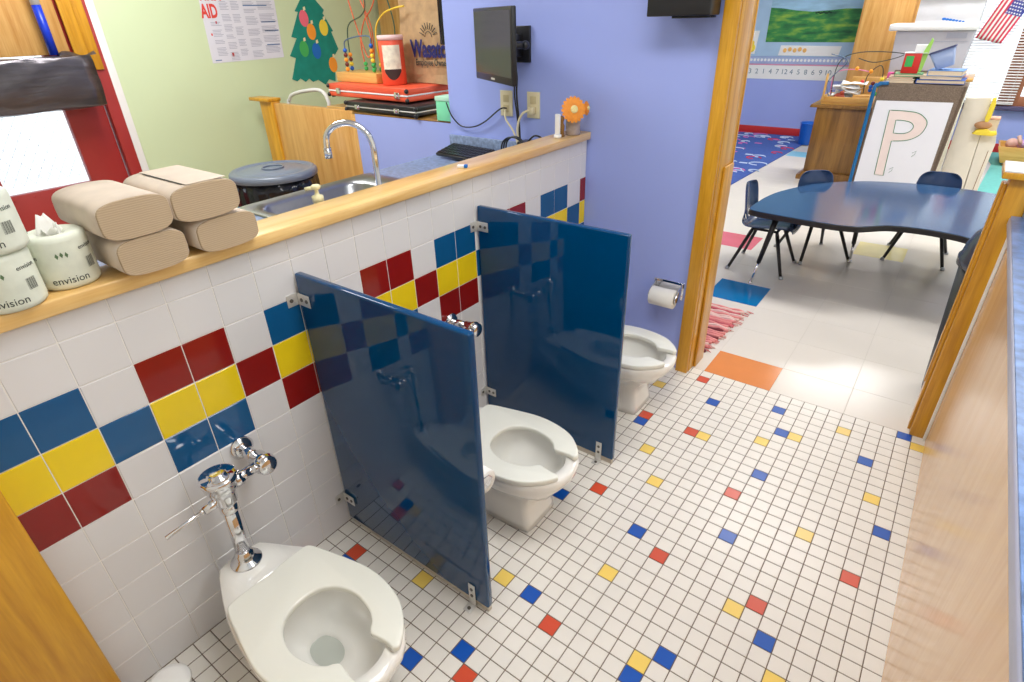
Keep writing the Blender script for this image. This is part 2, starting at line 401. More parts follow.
# outside: snow, chain-link fence
struct('floor_outside', B().box(-14, xw-.16, -9, 9, -.2, -.1), M['snow'], 'snow covered ground outside the exit door', 'ground')
b = B()
for k in range(44):
    y = -3.6+k*.11
    for sgn in (1, -1): b.tube([(-7, y, .0), (-7, y+sgn*1.2, 1.7)], .0022, n=4)
for y in (-3, -.6, 1.8): b.cyl((-7.02, y, -.1), (-7.02, y, 1.8), .03)
tag(obj('chain_link_fence', b, M['steel']), 'pale chain-link fence standing in the snow outside the door', 'fence')
# remaining shell
struct('ceiling', B().box(-3.1, 4.3, -2.0, 7.8, 2.70, 2.8), M['white'])
b = B(); b.box(-3.05, 1.1, 7.5, 7.6, 0, 2.7); b.box(1.1, 2.6, 7.5, 7.6, 0, .50); b.box(1.1, 2.6, 7.5, 7.6, 2.0, 2.7); b.box(2.6, 4.3, 7.5, 7.6, 0, 2.7)
struct('wall_far', b, M['purple'])
struct('wall_right', B().box(4.2, 4.3, -1.9, 7.6, 0, 2.7), M['offwall'])
struct('wall_front', B().box(-3.1, 4.3, -2.0, -1.9, 0, 2.7), M['offwall'])
struct('baseboard_far', B().box(-2.87, 1.9, 7.485, 7.4995, 0, .1, bev=.002), M['redbase'])
for k, (x, y, p) in enumerate(LIGHTS):
    t = thing('ceiling_light', 'flush ceiling light above ' + ('the toilets', 'the kidney table', 'the letter P stand', 'the sink counter', 'the blue play carpet', 'the right side of the table', 'the teal carpet', 'the changing counter')[k], 'light', (x, y, 2.62), group='flush fluorescent ceiling lights')
    b = B(); b.box(x-.6, x+.6, y-.33, y+.33, 2.655, 2.70, bev=.004); obj('housing', b, M['white'], t)
    obj('diffuser', B().box(x-.56, x+.56, y-.29, y+.29, 2.645, 2.6545), mat('lit_diffuser', S(255, 250, 240), .5, emit=4), t)

# ================================================================== BATHROOM
def divider(x0, x1, y0, y1, z0, z1, label):
    t = thing('divider_panel', label, 'toilet divider', (.3, y0, 0), group='blue toilet dividers')
    obj('panel', B().box(x0, x1, y0, y1, z0, z1, bev=.005, seg=3), M['divider'], t)
    def brk(z):
        b = B(); yf = y0-.0015
        b.box(.0035, .056, yf-.0022, yf, z-.018, z+.018, bev=.0008)
        b.box(.0005, .003, yf-.034, yf+.001, z-.018, z+.018, bev=.0005)
        w = obj('bracket', b, M['alum'], t)
        for x in (.022, .044): obj('screw', B().cyl((x, yf-.0022, z), (x, yf-.0042, z), .0055, n=10), M['dark'], w)
        obj('screw', B().cyl((.003, yf-.022, z), (.0052, yf-.022, z), .0055, n=10), M['dark'], w)
    brk(z1-.074); brk(.118)
    b = B(); x = x1-.058; yf = y0-.0015
    b.box(x-.012, x+.012, yf-.0022, yf, .002, .088, bev=.0008); b.box(x-.014, x+.014, yf-.031, yf, .0004, .003, bev=.0008)
    w = obj('floor_bracket', b, M['alum'], t)
    for z in (.042, .068): obj('screw', B().cyl((x, yf-.0022, z), (x, yf-.0042, z), .0055, n=10), M['dark'], w)
    obj('screw', B().cyl((x, yf-.019, .003), (x, yf-.019, .0052), .0055, n=10), M['dark'], w)
    obj('floor_seal', B().box(x0+.005, x1-.004, y0+.006, y1-.002, .0003, z0-.0005), mat('beige_sealant', S(206, 198, 184), .7), t)
divider(.006, .624, -.532, -.510, .022, .932, 'glossy blue toilet divider nearest the camera, beside the front toilet')
divider(.006, .615, .238, .260, .024, .924, 'glossy blue toilet divider farther back, in front of the last toilet')

def sym(pts, n=5):
    """half outline (x, halfwidth) from back to front -> closed loop, smooth"""
    up = smooth_pts([(x, w, 0) for x, w in pts], n)
    return [(p.x, p.y) for p in up]
def resample(pl, n):
    L = [0]
    for a, b_ in zip(pl, pl[1:]): L.append(L[-1]+math.dist(a, b_))
    out = []
    for i in range(n):
        d = L[-1]*i/(n-1); k = 0
        while k < len(L)-2 and L[k+1] < d: k += 1
        u = (d-L[k])/max(1e-9, L[k+1]-L[k]); a, b_ = pl[k], pl[k+1]
        out.append((a[0]+(b_[0]-a[0])*u, a[1]+(b_[1]-a[1])*u))
    return out
def loop(pts, z, n=26):
    h = resample(sym(pts), n)
    h[0] = (h[0][0], 0) if pts[0][1] == 0 else h[0]
    return [Vector((x, -w, z)) for x, w in h]+[Vector((x, w, z)) for x, w in h[::-1][1:-1]]
def make_toilet(name, label, yc, arm=.122, lift=0.0, dy=.004):
    """origin on the wall line under the flush valve; x away from the wall, child height"""
    t = thing(name, label, 'toilet', (0, yc, 0), group='white child-height toilets')
    def eg(x0, x1, w, xm=.60, blunt=.75):
        L = x1-x0
        return [(x0, 0), (x0, w*.35), (x0+L*.10, w*.62), (x0+L*.30, w*.90), (x0+L*.52, w), (x0+L*.74, w*.90), (x0+L*.90, w*.60), (x0+L*.975, w*.30), (x1, 0)]
    def base(x0, x1, w):
        return [(x0, 0), (x0, w*.6), (x0+.01, w*.92), (x0+.06, w), ((x0+x1)/2, w), (x1-.09, w*.98), (x1-.02, w*.90), (x1-.002, w*.78), (x1, 0)]
    def rimo(x0, x1, k=1.0, o=0):
        return [(x0, 0), (x0+.001, .045*k), (x0+.012, .062*k), (.13, .088*k), (.19, .112*k), (.27, .138*k), (.35, .153*k), (.43, .163*k), (.50, .159*k), (.565, .140*k), (.615, .104*k), (x1-.012, .062*k), (x1, 0)]
    b = B()
    R = [loop(base(.20, .548, .092), 0.001), loop(base(.20, .546, .091), .03), loop(base(.195, .536, .084), .085), loop(base(.19, .536, .084), .125),
         loop(base(.17, .556, .094), .150), loop(eg(.12, .600, .122), .175), loop(rimo(.085, .625, .84), .198), loop(rimo(.068, .646, .95), .216),
         loop(rimo(.064, .655, .985), .228), loop(rimo(.0635, .655, .985), .236), loop(rimo(.062, .660), .240), loop(rimo(.062, .661), .258), loop(rimo(.066, .657, .985), .266), loop(rimo(.074, .650, .96), .2695)]
    def inn(x0, x1, w, z):
        L_ = x1-x0; return loop([(x0, 0), (x0+L_*.008, w*.35), (x0+L_*.11, w*.72), (x0+L_*.35, w*.97), (x0+L_*.58, w), (x0+L_*.8, w*.83), (x0+L_*.94, w*.5), (x0+L_*.993, w*.2), (x1, 0)], z)
    R += [inn(.345, .622, .112, .2695), inn(.340, .618, .110, .262), inn(.339, .616, .108, .245), inn(.342, .611, .104, .222), inn(.348, .600, .096, .200), inn(.356, .580, .083, .180), inn(.364, .550, .066, .164), inn(.371, .512, .049, .152), inn(.375, .475, .036, .142), inn(.378, .462, .031, .120), inn(.380, .455, .028, .09)]
    b.rings(R, True, True)
    for v in b.bm.verts:
        if v.co.z > .19:
            s_ = min(1, max(0, (.235-v.co.x)/.10)); v.co.z -= .017*s_*s_*(3-2*s_)
    bo = obj('bowl', b, M['toilet'], t, local=True)
    obj('water', B().rings([inn(.370, .486, .0400, .1375), inn(.3705, .4855, .0398, .1390)]), M['water'], t, local=True)
    caps_ = []
    for s in (-1, 1): caps_.append(B().lathe([(.012, 0), (.012, .012), (.008, .020), (.002, .023)], (.33, s*.079, .028), n=14))
    # seat: open front ring
    outer = sym([(.232, .0), (.228, .04), (.227, .085), (.229, .106), (.236, .118), (.262, .128), (.31, .140), (.36, .152), (.43, .164), (.50, .160), (.565, .141), (.612, .106), (.638, .074), (.645, .058), (.636, .047)], 6)
    inner = sym([(.636, .047), (.618, .050), (.592, .047), (.570, .044), (.558, .052), (.545, .067), (.515, .083), (.46, .092), (.41, .080), (.378, .055), (.365, .025), (.363, .0)], 6)
    half = outer+inner[1:]
    poly = [(x, -w) for x, w in half]+[(x, w) for x, w in half[::-1][1:-1]]
    poly = [p for i, p in enumerate(poly) if math.dist(p, poly[i-1]) > 1e-4]
    c2 = B(); c2.prism(poly, .2715, .2905, bev=.005, smooth=True)
    so = obj('seat', c2, M['seat'], t, local=True)
    for c in caps_: obj('bolt_cap', c, M['toilet'], bo, local=True)
    # flush valve
    v = thing('flush_valve', None, None, (0, 0, 0)); v.parent = t
    vx = .112
    q = B(); q.lathe([(.040, .2530), (.041, .259), (.039, .263), (.027, .270), (.023, .276), (.023, .290), (.0182, .294), (.0182, .300)], (vx, 0, 0), n=32)
    q.cyl((vx, 0, .29), (vx, dy, .455+lift), .0182, n=20)
    q.lathe([(.020, .440), (.022, .444), (.022, .462), (.020, .466), (.025, .470), (.029, .478), (.029, .50), (.036, .516), (.039, .524), (.040, .540), (.044, .544), (.0455, .551), (.0445, .558), (.040, .5605), (.024, .5600), (.022, .5665), (.014, .568), (.001, .5682)], (vx, dy, lift), n=32)
    q = obj('valve_body', q, M['chrome'], t, local=True); 
    bpy.data.objects.remove(v)
    h = B(); h.cyl((vx, dy-.015, .488+lift), (vx-.002, dy-.055, .484+lift), .013, n=16); h.cyl((vx-.002, dy-.055, .484+lift), (vx-.003, dy-.062, .483+lift), .009, n=16)
    h.cyl((vx-.003, dy-.06, .483+lift), (vx-.008, dy-.148, .470+lift), .0048, .0058, n=12, bev=.001)
    obj('flush_handle', h, M['chrome'], q, local=True)
    a = B(); zz = .512+lift*.5; ya = arm
    a.cyl((vx, dy+.02, .515+lift), (vx-.008, ya-.018, zz), .0145, n=16); a.cyl((vx-.002, dy+.030, .514+lift*.9), (vx-.003, dy+.054, .513+lift*.8), .0205, n=6)
    a.lathe([(.001, 0), (.0335, 0), (.0335, .004), (.024, .012), (.016, .016)], (0.001, ya, zz), mx=Matrix.Rotation(PI/2, 4, 'Y'), n=24)
    a.cyl((.004, ya, zz), (.082, ya, zz), .0165, n=20)
    a.lathe([(.019, 0), (.024, .004), (.025, .03), (.029, .036), (.0295, .044), (.026, .050), (.026, .058), (.020, .063), (.002, .064)], (.072, ya, zz), mx=Matrix.Rotation(PI/2, 4, 'Y'), n=18)
    obj('supply_arm', a, M['chrome'], q, local=True)
    return t
make_toilet('toilet', 'white child toilet with cream open-front seat, nearest the camera, bottom left', -.922)
make_toilet('toilet', 'white child toilet standing between the two blue dividers', -.140, arm=.20, lift=.03, dy=.03)
make_toilet('toilet', 'farthest white child toilet, half hidden behind the second blue divider by the periwinkle wall', .656)

def paper_roll(b, c, r, rc, L, n=32):
    """roll along x from c; hollow core"""
    mx = Matrix.Rotation(PI/2, 4, 'Y')
    b.lathe([(rc, L), (rc, 0), (rc+.001, 0), (r-.002, 0), (r, .002), (r, L-.002), (r-.002, L), (rc, L)], c, n, mx=mx, cap0=False, cap1=False)
# chrome holder with roll, on the periwinkle wall
t = thing('paper_holder', 'chrome toilet paper holder on the periwinkle wall beside the doorway', 'toilet paper holder', (.45, 1.04, .4))
b = B(); b.box(.385, .530, 1.0365, 1.0395, .362, .445, bev=.001); obj('back_plate', b, M['chrome'], t)
for x in (.392, .519):
    b = B(); b.prism([(1.036, .362), (1.036, .444), (1.0, .425), (.965, .402), (.958, .388), (.965, .375), (1.0, .366)], x, x+.006, axis='x', bev=.001); obj('arm', b, M['chrome'], t)
b = B(); b.cyl((.398, .982, .388), (.519, .982, .388), .008, n=16); obj('spindle', b, M['chrome'], t)
b = B(); paper_roll(b, (.401, .982, .383), .043, .019, .113)
tag(obj('paper_roll', b, M['tissue']), 'white toilet paper roll on the chrome holder beside the doorway', 'toilet paper')
t = thing('paper_holder', 'toilet paper holder on the far face of the nearest blue divider', 'toilet paper holder', (.55, -.51, .45))
b = B(); b.box(.47, .60, -.5095, -.5065, .42, .48, bev=.001)
for x in (.475, .592): b.prism([(-.507, .425), (-.507, .475), (-.46, .47), (-.448, .455), (-.455, .44)], x, x+.004, axis='x')
obj('bracket', b, M['chrome'], t)
b = B(); b.cyl((.479, -.462, .456), (.592, -.462, .456), .007); obj('spindle', b, M['chrome'], t)
b = B(); paper_roll(b, (.4802, -.462, .4436), .034, .019, .1105)
tag(obj('paper_roll', b, M['tissue']), 'white toilet paper roll behind the nearest divider, beside the middle toilet', 'toilet paper')
# white pail bottom left
t = thing('pail', 'small white plastic pail on the mosaic floor, bottom left edge', 'pail', (.12, -1.195, 0))
b = B(); b.lathe([(.040, .001), (.043, .005), (.048, .06), (.051, .066), (.048, .067), (.045, .06), (.038, .012), (.002, .010)], (.12, -1.195, 0), cap1=True); obj('bucket', b, M['white'], t)
b = B(); b.lathe([(.052, .0675), (.054, .070), (.052, .077), (.036, .083), (.001, .085)], (.12, -1.195, 0)); obj('lid', b, M['white'], t)

# black wall box, top, on periwinkle wall
t = thing('wall_speaker', 'black box hung high on the periwinkle wall above the paper holder', 'speaker', (.39, 1.04, 1.49))
b = B(); b.box(.305, .540, .90, 1.0, 1.504, 1.68, bev=.004); obj('cabinet', b, M['black'], t)
b = B(); b.box(.36, .515, 1.0005, 1.0385, 1.496, 1.5035, bev=.001); b.box(.34, .50, 1.0005, 1.0385, 1.508, 1.64, bev=.002); obj('mount', b, M['blackgl'], t)

# changing counter, right
t = thing('changing_counter', 'maple-fronted counter with blue mottled top along the right edge', 'counter', (1.8, -.4, 0))
obj('front_panel', B().box(1.569, 1.595, -1.88, 1.081, 0.0, .884), M['maple'], t)
b = B(); b.box(1.548, 2.2, -1.88, 1.08, .912, .9165, bev=.001); obj('countertop', b, M['counter'], t)
b = B(); b.box(1.545, 2.2, -1.88, 1.08, .8845, .9115, bev=.004); obj('edge_band', b, M['counteredge'], t)
b = B(); b.box(1.5775, 2.2, 1.066, 1.0805, .917, 1.02, bev=.003); obj('backsplash', b, M['counter'], t)
# ================================================================== ON THE WOODEN CAP
CT = 1.0635
def towel_pack(x1, L, y0, y1, z0, z1, label, rz=0.0, flap=False):
    t = thing('paper_towel_pack', label, 'paper towels', (x1-L/2, (y0+y1)/2, z0), rz, 'packs of brown folded paper towels')
    w = (y1-y0)/2; h = (z1-z0)/2; n = 36
    def ring(x, k, e=3.4):
        out = []
        for i in range(n):
            a = 2*PI*i/n; ca, sa = math.cos(a), math.sin(a)
            out.append(Vector((x, w*k*math.copysign(abs(ca)**(2/2.6), ca), h+h*k*math.copysign(abs(sa)**(2/4.6), sa))))
        return out
    b = B(); xs = [(-L/2, .93), (-L/2+.006, .99), (-L/4, 1.0), (0, 1.005), (L/4, 1.0), (L/2-.004, .995), (L/2, .975)]
    b.rings([ring(x, k) for x, k in xs])
    obj('towel_stack', b, [M['kraft_end']], t, local=True)
    b = B(); R = [[Vector((v.x, v.y*1.008, h+(v.z-h)*1.012)) for v in ring(x, 1.0)] for x in (-L/2+.004, -L/4, 0, L/4, L/2-.0045)]
    b.rings(R, False, False)
    wr = obj('paper_band', b, M['kraft'], t, local=True, fix=False)
    wr.modifiers.new('s', 'SOLIDIFY').thickness = .0006
    if flap:
        b = B(); b.box(-L/2+.01, L/2-.004, -w*.45, w*.75, 2*h+.0012, 2*h+.0022, bev=.0004)
        obj('flap', b, M['kraft'], t, local=True)
        b = B(); b.box(-L/2+.03, L/2-.02, -w*.48, -w*.45, 2*h+.0008, 2*h+.0018)
        obj('seam', b, M['ink'], t, local=True)
    return t
m, N, L, Pn = nt('folded_brown_towels'); Pn.inputs['Roughness'].default_value = .9
tc = N.new('ShaderNodeTexCoord'); wv = N.new('ShaderNodeTexWave'); wv.bands_direction = 'Z'; wv.inputs['Scale'].default_value = 70; wv.inputs['Distortion'].default_value = 1.2; wv.inputs['Detail'].default_value = 2
L.new(tc.outputs['Object'], wv.inputs[0]); r = N.new('ShaderNodeValToRGB'); r.color_ramp.elements[0].color = S(182, 159, 130); r.color_ramp.elements[1].color = S(194, 171, 141)
L.new(wv.outputs[0], r.inputs[0]); L.new(r.outputs[0], Pn.inputs['Base Color'])
bp = N.new('ShaderNodeBump'); bp.inputs['Strength'].default_value = .25; bp.inputs['Distance'].default_value = .001; L.new(wv.outputs[0], bp.inputs['Height']); L.new(bp.outputs[0], Pn.inputs['Normal'])
M['kraft_end'] = m
towel_pack(.045, .245, -.926, -.787, CT, 1.1425, 'lower pack of brown paper towels, next to the wrapped toilet rolls')
towel_pack(.045, .245, -.762, -.617, CT, 1.1400, 'lower pack of brown paper towels, at the sink end of the pile')
towel_pack(.048, .232, -.938, -.799, 1.1435, 1.2230, 'upper pack of brown paper towels, next to the wrapped toilet rolls')
towel_pack(.050, .232, -.796, -.646, 1.1435, 1.2220, 'upper pack of brown paper towels with a loose flap, sink end', flap=True)

mwrap = mat('pale_green_printed_wrapper', S(226, 230, 214), .6, var=.10, scale=22, bump=.5, bscale=40)
def wrapped_roll(c, ang, label, tuft=True, r=.0545, h=.107):
    t = thing('toilet_roll', label, 'toilet paper', c, ang, 'wrapped toilet paper rolls')
    b = B(); b.lathe([(r-.006, .0003), (r-.001, .005), (r, .012), (r, h-.012), (r-.001, h-.005), (r-.007, h), (r-.03, h-.002), (.020, h-.006), (.012, h-.018), (.001, h-.03)], n=40)
    w = obj('wrapper', b, mwrap, t, local=True)
    # lettering and bar code printed round the roll; local angle 0 faces +x
    def put(s, size, a0, z0, m_=M['ink'], bold=.0):
        bmx = text_bm(s, size, .0003, bold=bold, bend=lambda x, y, z: ((r+.0004+z)*math.cos(a0+x/r), (r+.0004+z)*math.sin(a0+x/r), z0+y))
        obj('lettering', bmx, m_, w, local=True, fix=False)
    put('envision', .020, 0, .020); put('envision', .012, .95, .078); put('envision', .012, -1.15, .070); put('envision', .018, 2.3, .022)
    b = B()
    for k in range(13):
        a = .72+k*.028; ww = .004*(1+(k*7) % 3)*.5
        rr = r+.0003; b._add([(rr*math.cos(a), rr*math.sin(a), .034), (rr*math.cos(a+ww*3), rr*math.sin(a+ww*3), .034), (rr*math.cos(a+ww*3), rr*math.sin(a+ww*3), .056), (rr*math.cos(a), rr*math.sin(a), .056)], [(0, 1, 2, 3)])
    obj('bar_code', b, M['ink'], w, local=True, fix=False)
    b = B(); rr = r+.0004
    lf = [(.0, 0), (.35, .5), (0, 1), (-.35, .5)]
    for aa in (-.15, .0, .15): b._add([(rr*math.cos(aa+u*.16), rr*math.sin(aa+u*.16), .066+abs(aa)*-.01+v*.012) for u, v in lf], [(0, 1, 2, 3)])
    obj('leaf_mark', b, mat('dark_green_print', S(96, 122, 84), .7), w, local=True, fix=False)
    if tuft:
        b = B()
        for k, (a, hh, ww) in enumerate(((.4, .022, .040), (1.9, .026, .050), (3.5, .044, .056), (4.9, .018, .040))):
            ca, sa = math.cos(a), math.sin(a)
            pts = [[Vector((ca*(.004+.010*v)-sa*ww*(u-.5)*(1-v*.75), sa*(.004+.010*v)+ca*ww*(u-.5)*(1-v*.75), h-.012+hh*v+.003*math.sin(u*6+k))) for u in (0, .25, .5, .75, 1)] for v in (0, .35, .7, 1)]
            b.rings(pts, False, False, closed=False)
        o = obj('tucked_paper', b, M['tissue'], w, local=True, fix=False); o.modifiers.new('s', 'SOLIDIFY').thickness = .0008
    return t
wrapped_roll((-.053, -.9925, CT), -.22, 'single wrapped toilet roll standing beside the brown paper towels')
wrapped_roll((-.020, -1.100, CT), -.32, 'wrapped toilet roll at the left edge, bottom of the stack of two', tuft=False)
wrapped_roll((-.016, -1.092, CT+.1075), -.45, 'wrapped toilet roll at the left edge, top of the stack of two')
# small objects at the far end of the cap
t = thing('flower_jar', 'glass jar with orange gerbera daisies at the end of the wooden cap', 'flower vase', (-.012, .93, CT))
b = B(); b.lathe([(.029, .0005), (.032, .004), (.032, .086), (.029, .090), (.030, .095), (.028, .095), (.027, .089), (.0295, .085), (.0295, .006), (.001, .004)], (-.012, .93, CT), n=24); jar = obj('jar', b, mat('milky_glass', S(214, 200, 196), .15, trans=.45, var=.08, scale=60), t)
b = B(); b.lathe([(.0285, .0065), (.0285, .045), (.001, .046)], (-.012, .93, CT)); obj('pebbles', b, mat('tan_gravel', S(190, 170, 150), .9, var=.4, scale=120), t)
def gerbera(b, c, nrm, r, mi_c=1):
    q = Vector(nrm).normalized().to_track_quat('Z', 'Y').to_matrix()
    c = Vector(c)
    for lay, (n, rr, zz) in enumerate(((18, r, 0), (16, r*.78, .003), (14, r*.5, .005))):
        for k in range(n):
            a = 2*PI*(k+.5*lay)/n; d = Vector((math.cos(a), math.sin(a), 0)); e = Vector((-math.sin(a), math.cos(a), 0)); w = r*.20
            pts = [d*r*.12-e*w*.5, d*r*.12+e*w*.5, d*rr*.65+e*w, d*rr*.95+e*w*.5, d*rr, d*rr*.95-e*w*.5, d*rr*.65-e*w]
            vs = [c+q @ (p+Vector((0, 0, zz-.12*p.length**2/r))) for p in pts]
            b._add(vs, [(0, 1, 2, 6), (2, 3, 4, 5), (2, 5, 6)], 0)
    t2 = B(); 
    b.lathe([(r*.3, .004), (r*.3, .007), (r*.22, .010), (.001, .009)], c, 16, mi_c, q.to_4x4())
b = B(); gerbera(b, (.012, .893, 1.172), (.75, -.62, .25), .054); f_ = obj('flower_head', b, [M['petal'], M['petalc']], t, fix=False); f_.modifiers.new('s', 'SOLIDIFY').thickness = .0006
b = B(); gerbera(b, (.020, .990, 1.166), (.9, .1, .1), .030); f_ = obj('flower_head', b, [M['petal'], M['petalc']], t, fix=False); f_.modifiers.new('s', 'SOLIDIFY').thickness = .0006
b = B(); b.tube(smooth_pts([(-.012, .93, CT+.01), (-.014, .925, CT+.06), (.009, .896, 1.169)]), .0022); b.tube(smooth_pts([(-.010, .934, CT+.01), (-.008, .945, CT+.07), (.016, .982, 1.158)]), .0018); obj('stem', b, M['leaf'], t)
t = thing('figurine', 'small dark and pale figurine standing left of the flower jar', 'figurine', (-.03, .862, CT))
b = B(); b.lathe([(.012, 0), (.014, .004), (.010, .02), (.012, .03), (.013, .045), (.008, .056), (.009, .062), (.011, .07), (.009, .08), (.001, .085)], (-.03, .866, CT), n=16); obj('body', b, M['darkoak'], t)
b = B(); b.lathe([(.0165, 0), (.0165, .012), (.013, .0135), (.001, .014)], (-.03, .835, CT), n=16); b.box(-.041, -.020, .829, .842, CT+.0145, CT+.095, bev=.002); obj('stand', b, M['paper'], t)
t = thing('marker_cap', 'small blue and white eraser lying on the wooden cap', 'eraser', (-.02, .205, CT), .5)
b = B(); b.box(-.018, .006, -.008, .008, 0.0003, .010, bev=.002); obj('body', b, M['paper'], t, local=True)
b = B(); b.box(.0065, .018, -.0085, .0085, 0.0003, .0105, bev=.002); obj('sleeve', b, M['cardblue'], t, local=True)

# ================================================================== SINK ROOM
t = thing('sink_counter', 'long grey-blue speckled sink counter behind the tiled half wall', 'counter', (-.47, 0, 0))
b = B(); b.box(-.85, -.103, -1.30, 1.036, .0, .70); b.box(-.85, -.853+.02, -1.30, 1.036, .7, .845); b.box(-.12, -.103, -1.30, 1.036, .7, .845); obj('cabinet_body', b, M['plyz'], t)
b = B(); zc = .89
for x0, x1, y0, y1 in ((-.868, -.102, -1.32, -.205), (-.868, -.102, .455, 1.037), (-.868, -.842, -.205, .455), (-.262, -.102, -.205, .455)): b.box(x0, x1, y0, y1, .846, zc)
obj('countertop', b, M['counterg'], t)
b = B(); b.box(-.826, -.102, 1.019, 1.038, zc+.0005, .984, bev=.002); obj('backsplash', b, M['counterg'], t)
t = thing('sink', 'stainless steel sink set in the counter, partly seen over the cap', 'sink', (-.55, .12, zc))
b = B()
def rr(x0, x1, y0, y1, z, r, n=6):
    out = []
    for cx, cy, a0 in ((x1-r, y1-r, 0), (x0+r, y1-r, 90), (x0+r, y0+r, 180), (x1-r, y0+r, 270)):
        for k in range(n+1):
            a = math.radians(a0+90*k/n); out.append(Vector((cx+r*math.cos(a), cy+r*math.sin(a), z)))
    return out
b.rings([rr(-.85, -.25, -.212, .462, zc+.0006, .04), rr(-.85, -.25, -.212, .462, zc+.006, .04), rr(-.845, -.255, -.207, .457, zc+.008, .04), rr(-.80, -.345, -.17, .34, zc+.006, .07), rr(-.79, -.355, -.16, .33, zc-.01, .07), rr(-.775, -.37, -.145, .315, zc-.15, .06), rr(-.74, -.40, -.11, .28, zc-.17, .05)], False, True)
obj('basin', b, M['steel'], t)
b = B(); b.lathe([(.03, 0), (.03, .002), (.02, .003), (.001, .002)], (-.57, .085, zc-.1695)); obj('drain', b, M['chrome'], t)
b = B(); b.lathe([(.026, .008), (.026, .012), (.018, .02), (.014, .05), (.011, .06)], (-.285, .045, zc))
b.tube(smooth_pts([(-.285, .045, zc+.05), (-.285, .045, 1.08), (-.288, .044, 1.15), (-.305, .030, 1.193), (-.345, .005, 1.216), (-.388, -.022, 1.209), (-.418, -.04, 1.18), (-.424, -.045, 1.14), (-.424, -.045, 1.108)], 8), .0105, n=14)
b.cyl((-.424, -.045, 1.10), (-.424, -.045, 1.135), .0135); obj('faucet', b, M['chrome'], t)
for s in (-.1, .1):
    b = B(); b.lathe([(.02, .008), (.02, .014), (.014, .03), (.016, .045), (.008, .05)], (-.285, .045+s, zc)); b.cyl((-.285, .045+s, zc+.045), (-.34, .045+s*1.2, zc+.055), .006, .008)
    obj('tap_handle', b, M['chrome'], t)
t = thing('soap_bottle', 'cream soap pump bottle just behind the wooden cap by the sink', 'soap dispenser', (-.145, -.31, zc))
b = B(); b.lathe([(.028, .001), (.032, .006), (.033, .11), (.028, .135), (.016, .15), (.014, .16)], (-.145, -.31, zc), n=24); obj('bottle', b, M['cream'], t)
b = B(); b.lathe([(.017, .1605), (.017, .178), (.007, .182), (.005, .195), (.013, .200), (.014, .208), (.010, .211)], (-.145, -.31, zc), n=20); b.cyl((-.145, -.31, zc+.204), (-.165, -.335, zc+.200), .0055); obj('pump', b, M['cream'], t)
# trash can
t = thing('trash_can', 'round black-lined trash can with slate lid before the green wall', 'trash can', (-1.93, .63, 0))
b = B(); b.lathe([(.19, .001), (.195, .02), (.218, .70), (.002, .70)], (-1.93, .63, 0), n=40); obj('bin', b, M['grey'], t)
b = B(); R = []
for z, r0 in ((.715, .240), (.66, .246), (.55, .242), (.40, .238), (.22, .232), (.05, .226)):
    R.append([Vector((-1.93+(r0+.006*math.sin(a*9+z*8)+.004*math.sin(a*23))*math.cos(a), .63+(r0+.006*math.sin(a*9+z*8)+.004*math.sin(a*23))*math.sin(a), z)) for a in [2*PI*k/72 for k in range(72)]])
b.rings(R, False, False); o = obj('bin_bag', b, M['bag'], t, fix=False); o.modifiers.new('s', 'SOLIDIFY').thickness = .001
b = B(); b.lathe([(.240, .716), (.252, .718), (.255, .73), (.252, .748), (.241, .758), (.22, .760), (.213, .752), (.185, .752), (.175, .757), (.10, .762), (.001, .764)], (-1.93, .63, 0), n=56); l_ = obj('lid', b, M['lidgrey'], t)
b = B(); b.tube([(-1.93+.06*math.cos(a), .63+.06*math.sin(a), .767) for a in [2*PI*k/24 for k in range(24)]], .006, closed=True); obj('grip', b, M['lidgrey'], l_)
# white tubular frame behind
b = B(); b.tube(smooth_pts([(-2.76, 1.36, .001), (-2.75, 1.36, .9), (-2.72, 1.36, 1.03), (-2.63, 1.36, 1.075), (-2.42, 1.36, 1.105), (-2.32, 1.36, 1.10), (-2.27, 1.36, 1.05), (-2.26, 1.36, .9), (-2.26, 1.36, .001)], 6), .013, n=12)
b.tube([(-2.74, 1.36, .5), (-2.26, 1.36, .5)], .010); tag(obj('towel_rail', b, M['white']), 'white tubular metal frame standing behind the oak low wall', 'rail')

# wall things: monitor, outlets, cables, keyboard, black speaker
t = thing('monitor', 'black flat monitor on a wall arm above the sink counter', 'monitor', (-.36, .85, 1.41))
A_, B_ = Vector((-.565, .955, 1.27)), Vector((-.165, .705, 1.27)); U = (B_-A_).normalized(); Nn = Vector((U.y, -U.x, 0))
mm = Matrix(((U.x, Nn.x, 0, A_.x), (U.y, Nn.y, 0, A_.y), (0, 0, 1, A_.z), (0, 0, 0, 1))); WW = (B_-A_).length
b = B(); b.box(0, WW, -.022, 0, 0, .285, bev=.005, mx=mm); b.box(.06, WW-.06, -.040, -.021, .05, .24, bev=.006, mx=mm)
obj('housing', b, M['black'], t)
b = B(); b.box(.012, WW-.012, .0002, .0012, .030, .272, mx=mm); obj('screen', b, M['screen'], t)
b = B(); b.box(WW*.45, WW*.55, .0003, .0010, .010, .018, mx=mm); obj('badge', b, M['alum'], t)
b = B(); b.box(-.395, -.305, 1.024, 1.0385, 1.335, 1.482, bev=.002); b.box(-.385, -.345, .985, 1.023, 1.36, 1.45, bev=.003)
p1 = Vector((-.365, 1.0, 1.41)); p2 = Vector((-.26, .93, 1.41)); p3 = A_+U*WW*.5-Nn*.045; p3.z = 1.41
b.cyl(p1, p2, .014); b.sphere(p2, .018); b.cyl(p2, p3-Nn*.012, .014); b.cyl(p3-Nn*.022, p3-Nn*.0005, .035)
obj('wall_arm', b, M['black'], t)
